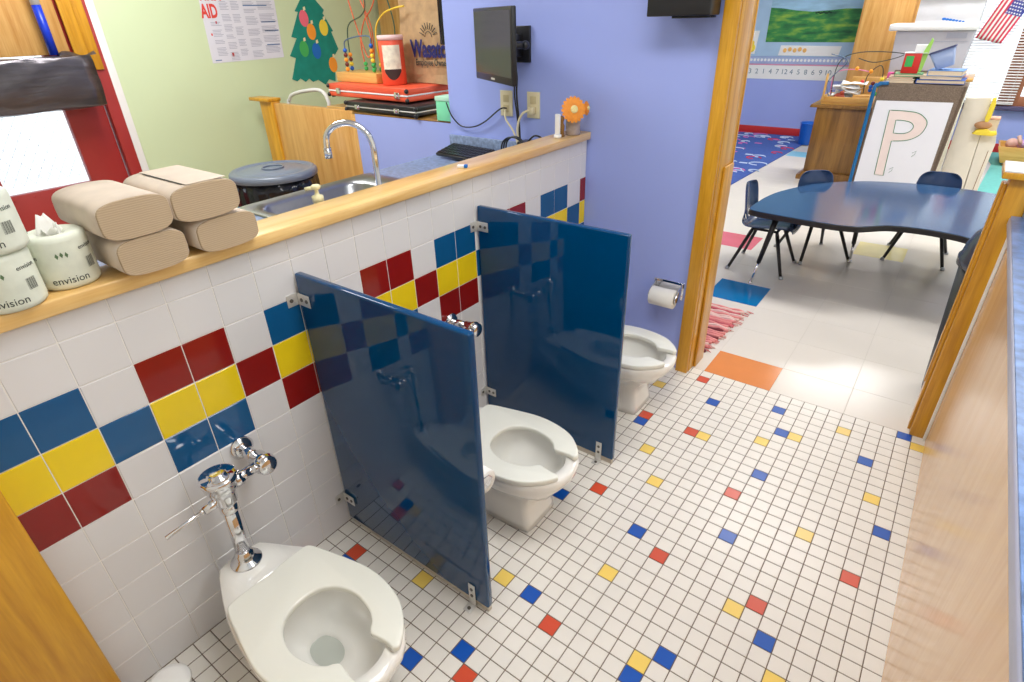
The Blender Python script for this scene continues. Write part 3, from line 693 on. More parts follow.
def plate(x, label, cat='outlet'):
    t = thing('wall_outlet', label, cat, (x, 1.04, 1.155), group='ivory wall plates under the monitor')
    b = B(); b.box(x-.036, x+.036, 1.034, 1.0397, 1.098, 1.213, bev=.002); obj('plate', b, M['outlet'], t)
    for z in (1.178, 1.133): obj('socket', B().box(x-.017, x+.017, 1.0315, 1.0338, z-.016, z+.016, bev=.0008), mat('ivory_socket', S(206, 190, 146), .4), t)
    return t
plate(-.452, 'ivory outlet left of the hanging monitor cables'); plate(-.294, 'ivory outlet right of the hanging monitor cables')
b = B(); b.tube(smooth_pts([(-.445, 1.028, 1.135), (-.48, 1.018, 1.130), (-.58, 1.02, 1.065), (-.66, 1.02, 1.035), (-.74, 1.02, 1.035), (-.80, 1.02, 1.08), (-.84, 1.03, 1.14)], 6), .0035)
tag(obj('power_cable', b, M['black']), 'thin black cable looping left from the left outlet along the wall', 'cable')
b = B(); b.tube(smooth_pts([(-.452, 1.026, 1.13), (-.44, 1.01, 1.09), (-.39, 1.0, 1.04), (-.355, .99, .98), (-.35, .98, .93)], 6), .0045)
tag(obj('power_cable', b, M['outlet']), 'ivory cable hanging from the left outlet', 'cable')
b = B(); b.box(-.31, -.28, 1.008, 1.031, 1.118, 1.148, bev=.003); b.tube(smooth_pts([(-.30, 1.01, 1.135), (-.33, .995, 1.12), (-.355, .99, 1.06), (-.345, .985, .96), (-.34, .98, .93)], 6), .0055)
tag(obj('power_cable', b, M['outlet']), 'ivory plug and cable hanging from the right outlet', 'cable')
b = B(); b.tube(smooth_pts([(-.335, .95, 1.33), (-.36, 1.0, 1.28), (-.375, 1.015, 1.20), (-.36, 1.01, 1.08), (-.34, .99, .95)], 6), .0045); b.tube(smooth_pts([(-.345, .95, 1.33), (-.375, 1.005, 1.28), (-.390, 1.018, 1.20), (-.372, 1.015, 1.08), (-.36, 1.0, .95)], 6), .0035)
tag(obj('monitor_cables', b, M['black']), 'two black cables hanging down from the monitor', 'cable')
t = thing('power_adapter', 'black power adapter with coiled cord by the backsplash', 'power adapter', (-.30, .93, .891))
b = B(); b.box(-.30, -.18, .90, .975, .8915, 1.015, bev=.01); obj('brick', b, M['black'], t)
b = B()
for k in range(3): b.tube([(-.30+.055*math.cos(a)*(1+.1*k), .895-.01*k, .985+.052*math.sin(a)) for a in [2*PI*i/28 for i in range(28)]], .004, closed=True)
b.tube(smooth_pts([(-.26, .92, 1.0), (-.22, .93, 1.04), (-.19, .95, 1.03), (-.18, .97, .99), (-.17, .98, .92)], 6), .004); obj('cord', b, M['black'], t)
t = thing('keyboard', 'black keyboard lying tilted on the speckled counter', 'keyboard', (-.70, .94, .9035), -.10)
kb = Matrix.Translation((0, 0, .012)) @ Matrix.Rotation(.22, 4, 'X')
b = B(); b.box(-.10, .20, -.065, .07, 0, .016, bev=.003, mx=kb); kk = obj('case', b, M['black'], t, local=True)
b = B()
for r in range(5):
    for c in range(15): b.box(-.093+c*.0190, -.078+c*.0190, -.057+r*.0245, -.038+r*.0245, .0165, .020, mx=kb)
obj('keys', b, M['black'], kk, local=True)
obj('feet', B().box(-.08, .18, .045, .052, -.010, .028, bev=.002), M['black'], kk, local=True)
b = B(); b.box(-.866, -.8295, 1.045, 1.12, 1.405, 1.80, bev=.005)
tag(obj('black_speaker', b, M['blackgl']), 'narrow black panel mounted on the left end of the periwinkle wall', 'speaker')

# cases and things on the low wall
def case(name, label, cx, cy, z0, w, d, h, rz, m_, rimm, latches):
    t = thing(name, label, 'case', (cx, cy, z0), rz)
    b = B(); b.box(-w/2, w/2, -d/2, d/2, .008, h*.46, bev=.006); b.box(-w/2, w/2, -d/2, d/2, h*.54, h, bev=.006); obj('shell', b, m_, t, local=True)
    b = B(); b.box(-w/2-.003, w/2+.003, -d/2-.003, d/2+.003, h*.45, h*.55, bev=.002); obj('rim', b, rimm, t, local=True)
    for x in latches: obj('latch', B().box(x-.022, x+.022, -d/2-.009, -d/2-.0035, h*.30, h*.72, bev=.002), M['chrome'], t, local=True)
    for x in (-w/2, w/2):
        for y in (-d/2, d/2):
            for z in (h*.2, h*.82): obj('corner_stud', B().sphere((x, y, z), .013, n=8), M['black'], t, local=True)
            obj('foot', B().cyl((x*.95, y*.93, 0.0005), (x*.95, y*.93, .0079), .012), M['black'], t, local=True)
    return t
case('hard_case', 'black hard case under the red case on the low wall', -1.435, 1.308, 1.0345, .63, .42, .060, -.04, M['black'], M['alum'], (-.20, .16))
case('hard_case', 'coral red hard case with white rim lying on the black case', -1.625, 1.41, 1.0955, .76, .47, .082, -.055, M['red'], M['paper'], (-.27, .30))
struct('trim_12', B().box(-2.10, -.829, 1.2155, 1.72, .98, 1.034, bev=.003), M['oakx'])
struct('trim_13', B().box(-2.08, -.84, 1.2155, 1.70, 0, .9795), M['plyz'])
zt = 1.1785
t = thing('bead_maze', 'wooden bead maze with coloured wires on the red case', 'bead maze toy', (-1.82, 1.38, zt), -.05)
b = B(); b.box(-.215, .195, -.10, .10, .0005, .058, bev=.004); obj('base', b, M['oakx'], t, local=True)
def wire(pts, r, m_, t, n=8): obj('wire', B().tube(smooth_pts(pts, n), r), m_, t, local=True)
mg = mat('dark_green_wire', S(60, 92, 70), .4); mo_ = mat('red_orange_wire', S(218, 104, 60), .4); my = mat('yellow_wire', S(238, 200, 60), .4); mb_ = mat('slate_blue_wire', S(80, 110, 140), .4)
wire([(-.17, 0, .058), (-.17, 0, .25), (-.13, 0, .33), (-.03, .02, .37), (.05, 0, .43), (.03, 0, .56), (.1, 0, .60)], .004, mg, t)
wire([(-.15, -.05, .058), (-.15, -.05, .18), (-.12, -.05, .24), (.10, -.05, .26), (.12, -.05, .20), (.12, -.05, .058)], .004, mb_, t)
wire([(-.06, .03, .058), (-.08, .03, .22), (-.02, .03, .34), (.06, .03, .40), (.10, .03, .46), (.03, .03, .52), (.0, .03, .38), (.03, .03, .25), (-.01, .03, .14), (-.06, .03, .2), (-.16, .03, .5), (-.14, .03, .62)], .004, mo_, t)
wire([(.13, 0, .058), (.12, 0, .28), (.20, 0, .37), (.31, 0, .40), (.38, .02, .41)], .005, my, t)
wire([(.0, .05, .058), (.02, .05, .3), (-.08, .05, .5), (-.12, .05, .64)], .004, mo_, t)
wire([(.16, .05, .058), (.24, .05, .30), (.16, .05, .55), (.12, .05, .68)], .004, mg, t)
bc = [M['redb'], M['yellow'], M['blue'], M['orange'], M['leaf'], mat('maroon_bead', S(110, 40, 36), .4)]
for bx, by, seq in ((-.17, 0, (2, 1, 5, 3)), (-.15, -.05, (3, 5, 3, 5, 2)), (-.06, .03, (4, 4)), (.0, .05, (4, 4)), (.12, -.05, (4, 4, 1, 1, 3, 2)), (.13, 0, (4, 1))):
    for k, ci in enumerate(seq):
        obj('bead', B().sphere((bx, by, .072+k*.027), .0132, n=8), bc[ci], t, local=True)
t = thing('canister', 'round red drink mix canister with pictured label on the red case', 'canister', (-1.50, 1.30, zt))
b = B(); b.lathe([(.070, .0005), (.073, .004), (.073, .245), (.070, .25), (.001, .25)], (-1.50, 1.30, zt), n=36); c_ = obj('can', b, M['red'], t)
b = B(); b.lathe([(.0755, .240), (.0765, .262), (.072, .266), (.001, .264)], (-1.50, 1.30, zt), n=36); obj('lid', b, mat('pink_white_lid', S(244, 206, 204), .4), t)
def patch(b, c, r, a0, a1, z0, z1, mi=0, n=14, cut=None):
    for i in range(n):
        u0, u1 = i/n, (i+1)/n; A0, A1 = a0+(a1-a0)*u0, a0+(a1-a0)*u1
        f = (lambda u: 0) if not cut else cut
        b._add([(c[0]+r*math.cos(A0), c[1]+r*math.sin(A0), c[2]+z0+f(u0)), (c[0]+r*math.cos(A1), c[1]+r*math.sin(A1), c[2]+z0+f(u1)), (c[0]+r*math.cos(A1), c[1]+r*math.sin(A1), c[2]+z1), (c[0]+r*math.cos(A0), c[1]+r*math.sin(A0), c[2]+z1)], [(0, 1, 2, 3)], mi)
cc = (-1.50, 1.30, zt); b = B(); patch(b, cc, .0738, -1.55, -.05, .085, .215, 0); obj('label', b, mat('cream_label', S(240, 230, 208), .6, var=.2, scale=30), c_, fix=False)
b = B(); patch(b, cc, .0742, -1.5, -.1, .03, .088, 0, cut=lambda u: .045*abs(u-.5)**2*4); obj('label_band', b, mat('dark_chocolate_label', S(56, 36, 34), .5), c_, fix=False)
t = thing('paper_bag', 'tall brown paper grocery bag with blue lettering on the red case', 'paper bag', (-1.355, 1.52, zt), -.04)
b = B(); R = []
for k, z in enumerate((.0005, .004, .05, .14, .26, .38, .46, .50)):
    w_, d_ = .185+.006*math.sin(k*2), .10-.012*(k > 4)
    R.append([Vector((x+.005*math.sin(k*3+i*2), y+.006*math.sin(k*2+i), z)) for i, (x, y) in enumerate([(-w_, -d_), (-w_*.5, -d_-.004), (0, -d_+.003), (w_*.5, -d_-.003), (w_, -d_), (w_+.004, 0), (w_, d_), (0, d_+.006), (-w_, d_), (-w_-.012, 0)])])
b.rings(R, True, False, smooth=False); bg = obj('bag', b, mat('brown_paper_bag', S(184, 152, 112), .8, var=.16, scale=20, bump=.8, bscale=18), t, local=True); bg.modifiers.new('s', 'SOLIDIFY').thickness = .001
Rx = Matrix.Rotation(PI/2, 4, 'X')
for s_, sz, z, bo in (('Wasatch', .115, .185, .004), ('Employee Owned', .046, .115, .0008)):
    x_ = .115
    obj('lettering', text_bm(s_, sz, .0006, Matrix.Translation((x_-.035, -.1130, z)) @ Rx @ Matrix.Diagonal((.82, 1.1, 1, 1)), bold=bo), mat('navy_print', S(30, 38, 104), .7) if sz > .05 else M['ink'], bg, local=True, fix=False)
b = B()
for k in range(9):
    a = PI*(.1+.8*k/8); b.tube([(.07+.04*math.cos(a), -.113, .25+.04*math.sin(a)), (.07+.075*math.cos(a), -.113, .25+.075*math.sin(a))], .0025, n=5)
b.tube([(.07+.028*math.cos(a), -.113, .25+.028*math.sin(a)) for a in [PI*k/10 for k in range(11)]], .002, n=5)
obj('sun_mark', b, M['ink'], bg, local=True)
t = thing('tissue_box', 'small mint green box on the low wall beside the periwinkle wall', 'box', (-.885, 1.15, 1.0345))
b = B(); b.box(-.975, -.875, 1.092, 1.19, 1.035, 1.135, bev=.002); obj('box', b, M['mint'], t)
b = B(); b.box(-.979, -.872, 1.089, 1.192, 1.1355, 1.158, bev=.002); obj('lid', b, mat('pale_mint', S(186, 232, 206), .5), t)
# oak cabinet beyond, far end of green wall
t = thing('tall_cabinet', 'tall oak cabinet standing against the green wall behind the bead maze', 'cabinet', (-2.4, 2.75, 0))
b = B(); b.box(-2.86, -1.35, 2.46, 2.95, 0.001, 2.2, bev=.004); obj('carcass', b, M['plyz'], t)
for x0, x1 in ((-2.84, -2.12), (-2.10, -1.38)):
    d_ = obj('door', B().box(x0, x1, 2.44, 2.4595, .08, 2.16, bev=.003), M['plyz'], t); obj('handle', B().cyl((x0+.66 if x0 < -2.5 else x0+.06, 2.43, 1.2), (x0+.66 if x0 < -2.5 else x0+.06, 2.43, 1.32), .006), M['chrome'], d_)

# poster and tree on the green wall
xg = xw+.0006
t = thing('first_aid_chart', 'large printed first aid chart taped on the pale green wall', 'poster', (xg, 1.23, 1.3))
b = B(); b._add([(xg, .931, 1.295), (xg, 1.489, 1.300), (xg, 1.512, 1.668+.42), (xg, .958, 1.668+.42), (xg+.001, .931, 1.295), (xg+.001, 1.489, 1.300), (xg+.001, 1.512, 2.088), (xg+.001, .958, 2.088)], [(4, 5, 6, 7), (0, 3, 2, 1), (0, 1, 5, 4), (1, 2, 6, 5), (2, 3, 7, 6), (3, 0, 4, 7)])
obj('sheet', b, mat('pale_chart_paper', S(222, 222, 232), .7, var=.02), t)
Rw = Matrix(((0, 0, 1, 0), (1, 0, 0, 0), (0, 1, 0, 0), (0, 0, 0, 1)))      # text plane -> wall plane facing +x
def wtext(s, size, y, z, m_, par, bold=0): obj('lettering', text_bm(s, size, .0004, Matrix.Translation((xg+.0015, y, z)) @ Rw @ Matrix.Diagonal((.62, 1, 1, 1)), bold=bold), m_, par, fix=False)
wtext('AID', .11, .995, 1.60, M['inkred'], t, .004); wtext('FIRST', .11, 1.03, 1.70, M['inkred'], t, .003)
b = B(); b2 = B(); b3 = B(); rnd = random.Random(3)
def flat(b, y0, y1, z0, z1, x=xg+.0014): b._add([(x, y0, z0), (x, y1, z0), (x, y1, z1), (x, y0, z1)], [(0, 1, 2, 3)])
for ci, (a0, a1) in enumerate(((.985, 1.06), (1.075, 1.14), (1.155, 1.215), (1.245, 1.34), (1.355, 1.485))):
    z = 1.54 if ci == 0 else 1.66
    while z > 1.335:
        hgt = rnd.choice((.03, .045, .06)); nl = int(hgt/.009)
        for k in range(nl): flat(b, a0, a0+(a1-a0)*rnd.uniform(.75, 1), z-.009*k-.004, z-.009*k)
        z -= hgt+.016
for y0, y1, z in ((1.245, 1.43, 1.632), (1.36, 1.475, 1.53), (1.375, 1.487, 1.475), (1.37, 1.475, 1.385)): flat(b2, y0, y1, z, z+.007)
flat(b2, .955, 1.0, 1.308, 1.314); flat(b3, 1.085, 1.10, 1.33, 1.352)
for y, z in ((.97, 1.46), (1.02, 1.53)): flat(b3, y, y+.01, z, z+.014)
obj('printed_text', b, M['inkgrey'], t, fix=False); obj('headings', b2, M['inkblue'], t, fix=False); obj('pictograms', b3, M['inkred'], t, fix=False)
t = thing('paper_tree', 'teal paper Christmas tree with coloured bulbs on the green wall', 'paper decoration', (xg, 1.76, 1.12))
tr = [(1.745, 1.79), (1.70, 1.70), (1.718, 1.669), (1.654, 1.597), (1.682, 1.592), (1.584, 1.43), (1.628, 1.42), (1.541, 1.304), (1.589, 1.288), (1.521, 1.146), (1.562, 1.129), (1.595, 1.145), (1.637, 1.118), (1.673, 1.138), (1.704, 1.112), (1.756, 1.122), (1.818, 1.082), (1.859, 1.118), (1.92, 1.098), (1.938, 1.209), (1.931, 1.267), (1.998, 1.33), (1.954, 1.453), (1.974, 1.457), (1.901, 1.581), (1.918, 1.603), (1.854, 1.669), (1.86, 1.70), (1.80, 1.79), (1.77, 1.84)]
b = B(); b.prism(tr, xg, xg+.003, axis='x'); obj('tree_shape', b, M['tree'], t)
for (y, z), m_ in zip(((1.721, 1.549), (1.768, 1.459), (1.888, 1.483), (1.675, 1.346), (1.786, 1.327), (1.921, 1.22)), (M['pink'], M['orange'], M['yellow'], M['leaf'], M['cardblue'], M['orange'])):
    b = B(); b.prism([(y+.040*math.cos(a), z+.056*math.sin(a)) for a in [2*PI*k/20 for k in range(20)]], xg+.0032, xg+.0045, axis='x'); bu = obj('paper_bulb', b, m_, t)
    obj('bulb_cap', B().prism([(y+.006, z+.05), (y+.028, z+.055), (y+.026, z+.078), (y+.008, z+.074)], xg+.0046, xg+.0052, axis='x'), M['cream'], bu)
# ================================================================== CLASSROOM
# kidney table
t = thing('kidney_table', 'kidney-shaped blue activity table with black edge and black legs', 'table', (1.335, 2.7, 0))
half = [(1.335, 2.365), (1.24, 2.355), (1.16, 2.33), (1.08, 2.26), (1.03, 2.222), (.92, 2.200), (.78, 2.202), (.61, 2.216), (.50, 2.228), (.455, 2.245), (.437, 2.275), (.436, 2.36), (.448, 2.55), (.49, 2.75), (.60, 3.0), (.72, 3.16), (.878, 3.29), (.98, 3.34), (1.15, 3.39), (1.335, 3.405)]
full = half+[(2.67-x, y) for x, y in half[::-1][1:-1]]
sp = [(p.x, p.y) for p in smooth_pts([(x, y, 0) for x, y in full], 3, True)]
def inset(poly, d):
    n = len(poly); out = []
    for i in range(n):
        a, b_ = Vector(poly[i-1]), Vector(poly[(i+1) % n]); tn = (b_-a).normalized(); out.append((poly[i][0]+tn.y*d, poly[i][1]-tn.x*d))
    return out
area2 = sum(sp[i-1][0]*sp[i][1]-sp[i][0]*sp[i-1][1] for i in range(len(sp)))
sgn = -1 if area2 > 0 else 1
ins = inset(sp, .004*sgn)
obj('edge_band', B().prism(sp, .434, .4655, bev=.004), M['blackrub'], t)
obj('tabletop', B().prism(ins, .4658, .4685), M['tabletop'], t)
for fx, fy, tx, ty in ((.529, 2.257, .60, 2.30), (.977, 2.972, .965, 2.90), (2.14, 2.257, 2.07, 2.30), (1.70, 2.972, 1.71, 2.90)):
    b = B(); f_, q_ = Vector((fx, fy, 0)), Vector((tx, ty, .4335)); mid = f_.lerp(q_, .32)
    b.cyl(mid, q_, .013, .018, n=14); lg = obj('leg', b, M['blackrub'], t)
    b = B(); b.cyl(f_.lerp(q_, .03), mid, .009, n=12); b.lathe([(.014, .0005), (.015, .006), (.010, .014), (.001, .016)], f_, n=14); obj('chrome_foot', b, M['chrome'], lg)
def make_chair():
    t = thing('school_chair', 'navy plastic school chair seen from the side at the left end of the blue table', 'chair', (.50, 2.592, 0), -PI/2, 'navy plastic school chairs round the blue table')
    prof = [(.172, .268, .118), (.170, .288, .135), (.135, .299, .146), (.03, .292, .152), (-.06, .284, .152), (-.115, .287, .148), (-.142, .312, .138), (-.152, .350, .136), (-.158, .40, .130), (-.168, .47, .126), (-.176, .52, .112), (-.180, .545, .076)]
    P2 = smooth_pts([(a, b_, c) for a, b_, c in prof], 3)
    nu = 12; rows = []
    for k, p in enumerate(P2):
        back = min(1, max(0, (p.y-.30)/.08)); row = []
        for i in range(nu+1):
            u = -1+2*i/nu; cur = .022*abs(u)**2.4
            row.append(Vector((p.z*u, p.x+cur*back*1.5, p.y+cur*(1-back)*.7)))
        rows.append(row)
    b = B(); vs = [[b.bm.verts.new(v) for v in r] for r in rows]
    for j in range(len(rows)-1):
        z = P2[j].y
        for i in range(nu):
            if 18 <= j <= 21 and i in (2, 4, 7, 9): continue           # slots low in the back
            f = b.bm.faces.new((vs[j][i], vs[j][i+1], vs[j+1][i+1], vs[j+1][i])); f.smooth = True
    s_ = obj('shell', b, M['navy'], t, local=True)
    m_ = s_.modifiers.new('s', 'SOLIDIFY'); m_.thickness = .007; m_.offset = 0
    s_.modifiers.new('b', 'SUBSURF').render_levels = 1
    for sx in (-1, 1):
        for sy in (-1, 1):
            f_ = Vector((sx*.172, sy*.172, 0)); q_ = Vector((sx*.085, sy*.075, .272))
            b = B(); b.cyl(f_.lerp(q_, .05), f_.lerp(q_, .9), .0095, .012, n=12); b.cyl(f_.lerp(q_, .9), q_, .012, .010, n=12); lg = obj('leg', b, M['blackrub'], t, local=True)
            b = B(); b.lathe([(.013, .0005), (.015, .004), (.013, .010), (.009, .020), (.001, .021)], f_, n=12); obj('foot', b, M['steel'], lg, local=True)
    b = B()
    for sy in (-1, 1): b.tube([(-.085, sy*.075, .272), (.085, sy*.075, .272)], .009)
    for sx in (-1, 1): b.tube([(sx*.085, -.075, .272), (sx*.085, .075, .272)], .009)
    obj('under_frame', b, M['blackrub'], t, local=True)
    return t
ch = make_chair()
dup(ch, (.727, 2.995, 0), math.radians(221), 'navy plastic school chair tucked diagonally under the far left curve of the blue table')
dup(ch, (1.322, 3.305, 0), PI, 'navy plastic school chair behind the blue table, before the letter P board')
# domed trash can beside the post
t = thing('trash_can', 'slim dark grey trash can with domed swing lid behind the oak post', 'trash can', (1.625, 1.50, 0))
b = B(); R = []
for z, k in ((.001, .78), (.02, .80), (.60, 1.0)): R.append([Vector((1.64+.155*k*math.cos(a), 1.50+.155*k*math.sin(a), z)) for a in [2*PI*i/36 for i in range(36)]])
b.rings(R); obj('bin', b, M['grey'], t)
b = B(); b.lathe([(.160, .6005), (.168, .604), (.170, .635), (.163, .645), (.158, .68), (.140, .73), (.105, .768), (.055, .79), (.001, .795)], (1.64, 1.50, 0), n=40); ld = obj('dome_lid', b, mat('dark_slate_dome', S(62, 70, 88), .18), t)
b = B(); 
b.prism([(1.45+.0, .66), (1.55, .66), (1.55, .75), (1.47, .74)], 1.7965, 1.7975, axis='x'); obj('swing_flap', b, M['grey'], ld)
# rag rug
b = B(); rnd = random.Random(5)
for i in range(26):
    y = 1.245+i*.0225; xe = .655-.05*abs(math.sin(i*.9))-.0*(i)
    xe = .585+.055*(i/26)+rnd.uniform(-.012, .02)
    pts = [(.02+(xe-.02)*k/22, y+.004*math.sin(k*1.3+i), .007+.003*math.sin(k*1.9+i*2)) for k in range(23)]
    b.tube(pts, .0085+.002*rnd.random(), n=6, mi=rnd.choice((0, 0, 1, 3, 2, 3)))
for i in range(40):
    y = 1.26+rnd.random()*.58; x = .59+.05*(y-1.26)/.58; b.tube([(x, y, .008), (x+.03*rnd.random()+.01, y+rnd.uniform(-.01, .01), .004)], .0025, n=4, mi=rnd.choice((0, 1, 3)))
tag(obj('rag_rug', b, [mat('pink_rag', S(232, 148, 144), .9), mat('deep_rose_rag', S(208, 104, 110), .9), mat('maroon_rag', S(126, 52, 60), .9), mat('pale_rag', S(236, 200, 190), .9)]), 'ragged pink and red woven rug behind the left door post', 'rug')
# blue play carpet, teal carpet
b = B(); b.prism([(-2.87, 3.0), (-.42, 3.0), (-.355, 4.49), (-.243, 6.70), (-.20, 7.48), (-2.87, 7.48)], .0004, .008); 
b = B(); b.prism([(-2.87, 3.0), (-.42, 3.0), (-.355, 4.49), (-.243, 6.70), (-.20, 7.48), (-2.87, 7.48)], .0004, .008)
t = thing('play_carpet', 'bright blue patterned play carpet by the far wall', 'carpet', (-1.2, 5.5, 0))
obj('pile', b, mat('blue_carpet', S(60, 88, 164), .95, var=.1, scale=30), t)
b = B(); rnd = random.Random(11)
for k in range(95):
    x = -1.9+rnd.random()*1.6; y = 3.8+rnd.random()*3.6; 
    if x > -.42+(y-3)*.045: continue
    w_ = .05+.05*rnd.random()
    b.tube([(x+w_*math.cos(a), y+.8*w_*math.sin(a), .0088) for a in [2*PI*i/10*.85 for i in range(10)]], .008, n=4, mi=rnd.choice((0, 0, 1, 2)))
for k in range(40):
    x = -1.9+rnd.random()*1.45; y = 3.8+rnd.random()*3.6; b.box(x, x+.09, y, y+.05, .0082, .0095, mi=rnd.choice((0, 1, 2)))
obj('pattern', b, [mat('pale_carpet_print', S(190, 206, 236), .95), mat('pink_carpet_print', S(200, 110, 176), .95), mat('red_carpet_print', S(190, 60, 90), .95)], t, fix=False)
b = B(); b.prism([(1.615, 5.5), (1.60, 5.2), (4.1, 5.2), (4.1, 7.48), (1.60, 7.48), (1.70, 6.77)], .0004, .007)
tag(obj('teal_carpet', b, mat('teal_carpet_pile', S(112, 190, 184), .95, var=.06, scale=30)), 'plain teal green carpet beyond the ivory play cabinet', 'carpet')
# far wall: bulletin board with landscape, strips
yw = 7.4995
t = thing('bulletin_board', 'light blue bulletin board covering the upper far wall', 'bulletin board', (-.2, yw, .97))
obj('backing', B().box(-2.6, 1.09, yw-.006, yw-.0005, .972, 2.3), mat('light_blue_backing', S(172, 202, 232), .8), t)
b = B(); b.box(-2.6, 1.09, yw-.0085, yw-.0065, .888, .968); bo = obj('border_strip', b, mat('blue_white_border', S(170, 186, 226), .8), t)
b = B()
for k in range(60): b.prism([(-1.6+k*.045+.016*math.cos(a), .93+.018*math.sin(a)) for a in [2*PI*i/8 for i in range(8)]], yw-.0095, yw-.0088, axis='y')
obj('border_dots', b, M['paper'], bo)
m, N, L, Pn = nt('green_hills_print'); Pn.inputs['Roughness'].default_value = .6
tc = N.new('ShaderNodeTexCoord'); mp = N.new('ShaderNodeMapping'); L.new(tc.outputs['Object'], mp.inputs[0]); mp.inputs['Scale'].default_value = (2.4, 1, 9)
n = N.new('ShaderNodeTexNoise'); n.inputs['Scale'].default_value = 1.6; n.inputs['Detail'].default_value = 5; L.new(mp.outputs[0], n.inputs[0])
r = N.new('ShaderNodeValToRGB'); r.color_ramp.elements[0].position = .32; r.color_ramp.elements[0].color = S(20, 84, 56); r.color_ramp.elements[1].position = .68; r.color_ramp.elements[1].color = S(150, 190, 70)
e = r.color_ramp.elements.new(.5); e.color = S(54, 140, 72); L.new(n.outputs['Fac'], r.inputs[0]); L.new(r.outputs[0], Pn.inputs['Base Color'])
msky = mat('cloudy_sky_print', S(160, 202, 232), .6, var=.25, scale=3, stretch=(1, 1, 4))
t = thing('landscape_picture', 'wide picture of rolling green fields under blue sky on the far wall', 'picture', (-.5, yw-.007, 1.14))
x0, x1 = -1.05, .42
hill = [(x0, 1.142), (x1, 1.135), (x1, 1.52), (.0, 1.495), (-.18, 1.50), (-.36, 1.485), (-.55, 1.475), (-.75, 1.495), (-.9, 1.52), (x0, 1.532)]
obj('fields', B().prism(hill, yw-.0105, yw-.0065, axis='y'), m, t)
obj('sky', B().prism([(x0, 1.533), (-.9, 1.521), (-.75, 1.496), (-.55, 1.476), (-.36, 1.486), (-.18, 1.501), (0, 1.496), (x1, 1.521), (x1, 2.1), (x0, 2.1)], yw-.0105, yw-.0065, axis='y'), msky, t)
b = B()
for k in range(9): b.sphere((-.50+.02*k+.003*(k % 3), yw-.012, 1.462+.006*math.sin(k*2)), .012, sc=(1.3, .2, .8), n=5)
obj('hedge', b, mat('dark_green_hedge', S(24, 62, 44), .8), t)
b = B(); b.box(-2.0, .55, yw-.004, yw-.0005, .70, .884); t = thing('number_strip', 'white number strip running along the far wall below the bulletin board', 'wall strip', (-.7, yw, .7)); obj('strip', b, M['paper'], t)
Ry = Matrix.Rotation(PI/2, 4, 'X')
for k, s_ in enumerate('3 2 1 4 7 12 4 5 8 6 9 10'.split()):
    obj('numeral', text_bm(s_, .085, .0006, Matrix.Translation((-1.19+k*.088, yw-.0052, .79)) @ Ry), mat('grey_green_numeral', S(110, 132, 150), .8) if k == 0 else bpy.data.materials['grey_green_numeral'], t, fix=False)
b = B(); b.box(-2.0, .55, yw-.0075, yw-.0045, .868, .8835); obj('red_line', b, mat('rose_line', S(226, 160, 190), .8), t)
t = thing('label_strip', 'white label card with orange figures under the landscape picture', 'card', (-.5, yw-.01, 1.04))
obj('card', B().prism([(-.865, .985), (-.15, .98), (-.13, 1.095), (-.848, 1.103)], yw-.0085, yw-.0065, axis='y'), M['paper'], t)
b = B()
for k in range(5): b.sphere((-.79+k*.06, yw-.0105, 1.045+.012*(k % 2)), .024, sc=(1, .1, 1.1), n=6)
obj('figures', b, mat('amber_print', S(244, 190, 110), .8), t)
t = thing('small_poster', 'white poster with yellow figure on the far wall beside the door post', 'poster', (-1.3, yw-.01, 1.12))
obj('sheet', B().prism([(-1.42, 1.0), (-1.17, 1.0), (-1.145, 1.275), (-1.40, 1.275)], yw-.0085, yw-.0065, axis='y'), M['paper'], t)
b = B(); b.sphere((-1.215, yw-.0105, 1.07), .05, sc=(.9, .1, 1)); b.sphere((-1.22, yw-.0105, 1.13), .03, sc=(1, .1, 1)); obj('figure', b, M['yellow'], t)
# small blue bin
t = thing('blue_bin', 'small bright blue waste bin against the red baseboard', 'waste bin', (-.22, 7.05, 0))
b = B(); b.lathe([(.085, .0085), (.09, .02), (.104, .255), (.108, .265), (.100, .265), (.085, .02), (.001, .018)], (-.205, 6.98, 0), n=28); obj('bin', b, M['blue'], t)
b = B(); b.tube([(-.205+.108*math.cos(a), 6.98+.108*math.sin(a), .262) for a in [2*PI*i/32 for i in range(32)]], .005, closed=True); obj('rim', b, M['blue'], t)
# brown wooden cabinet
t = thing('wooden_cabinet', 'brown wooden cabinet under the bead tray, beside the letter P board', 'cabinet', (.4, 5.35, 0))
b = B(); b.box(.165, .78, 5.155, 5.60, .085, .682, bev=.003); obj('carcass', b, M['darkoak'], t)
b = B(); b.prism([(.105, .685), (.80, .685), (.80, .712), (.115, .712)], 5.12, 5.63, axis='y', bev=.003); obj('top', b, M['darkoak'], t)
b = B(); b.prism([(.112, .001), (.80, .001), (.80, .084), (.16, .084), (.14, .05), (.112, .045)], 5.135, 5.60, axis='y', bev=.002); obj('skirt', b, M['darkoak'], t)
t = thing('bead_maze', 'wooden tray bead maze with wires on the brown cabinet', 'bead maze toy', (.40, 5.34, .7125))
b = B(); b.box(.185, .60, 5.15, 5.17, .735, .782, bev=.002); b.box(.185, .60, 5.50, 5.52, .735, .782, bev=.002); b.box(.185, .205, 5.17, 5.50, .735, .782, bev=.002); b.box(.58, .60, 5.17, 5.50, .735, .782, bev=.002); b.box(.19, .595, 5.155, 5.515, .7128, .7345, bev=.002); b.box(.44, .575, 5.19, 5.28, .7355, .80, bev=.002); b.box(.36, .62, 5.505, 5.515, .7825, .93, bev=.002); b.box(.19, .21, 5.14, 5.15, .74, .98, bev=.002)
obj('tray', b, M['oakx'], t)
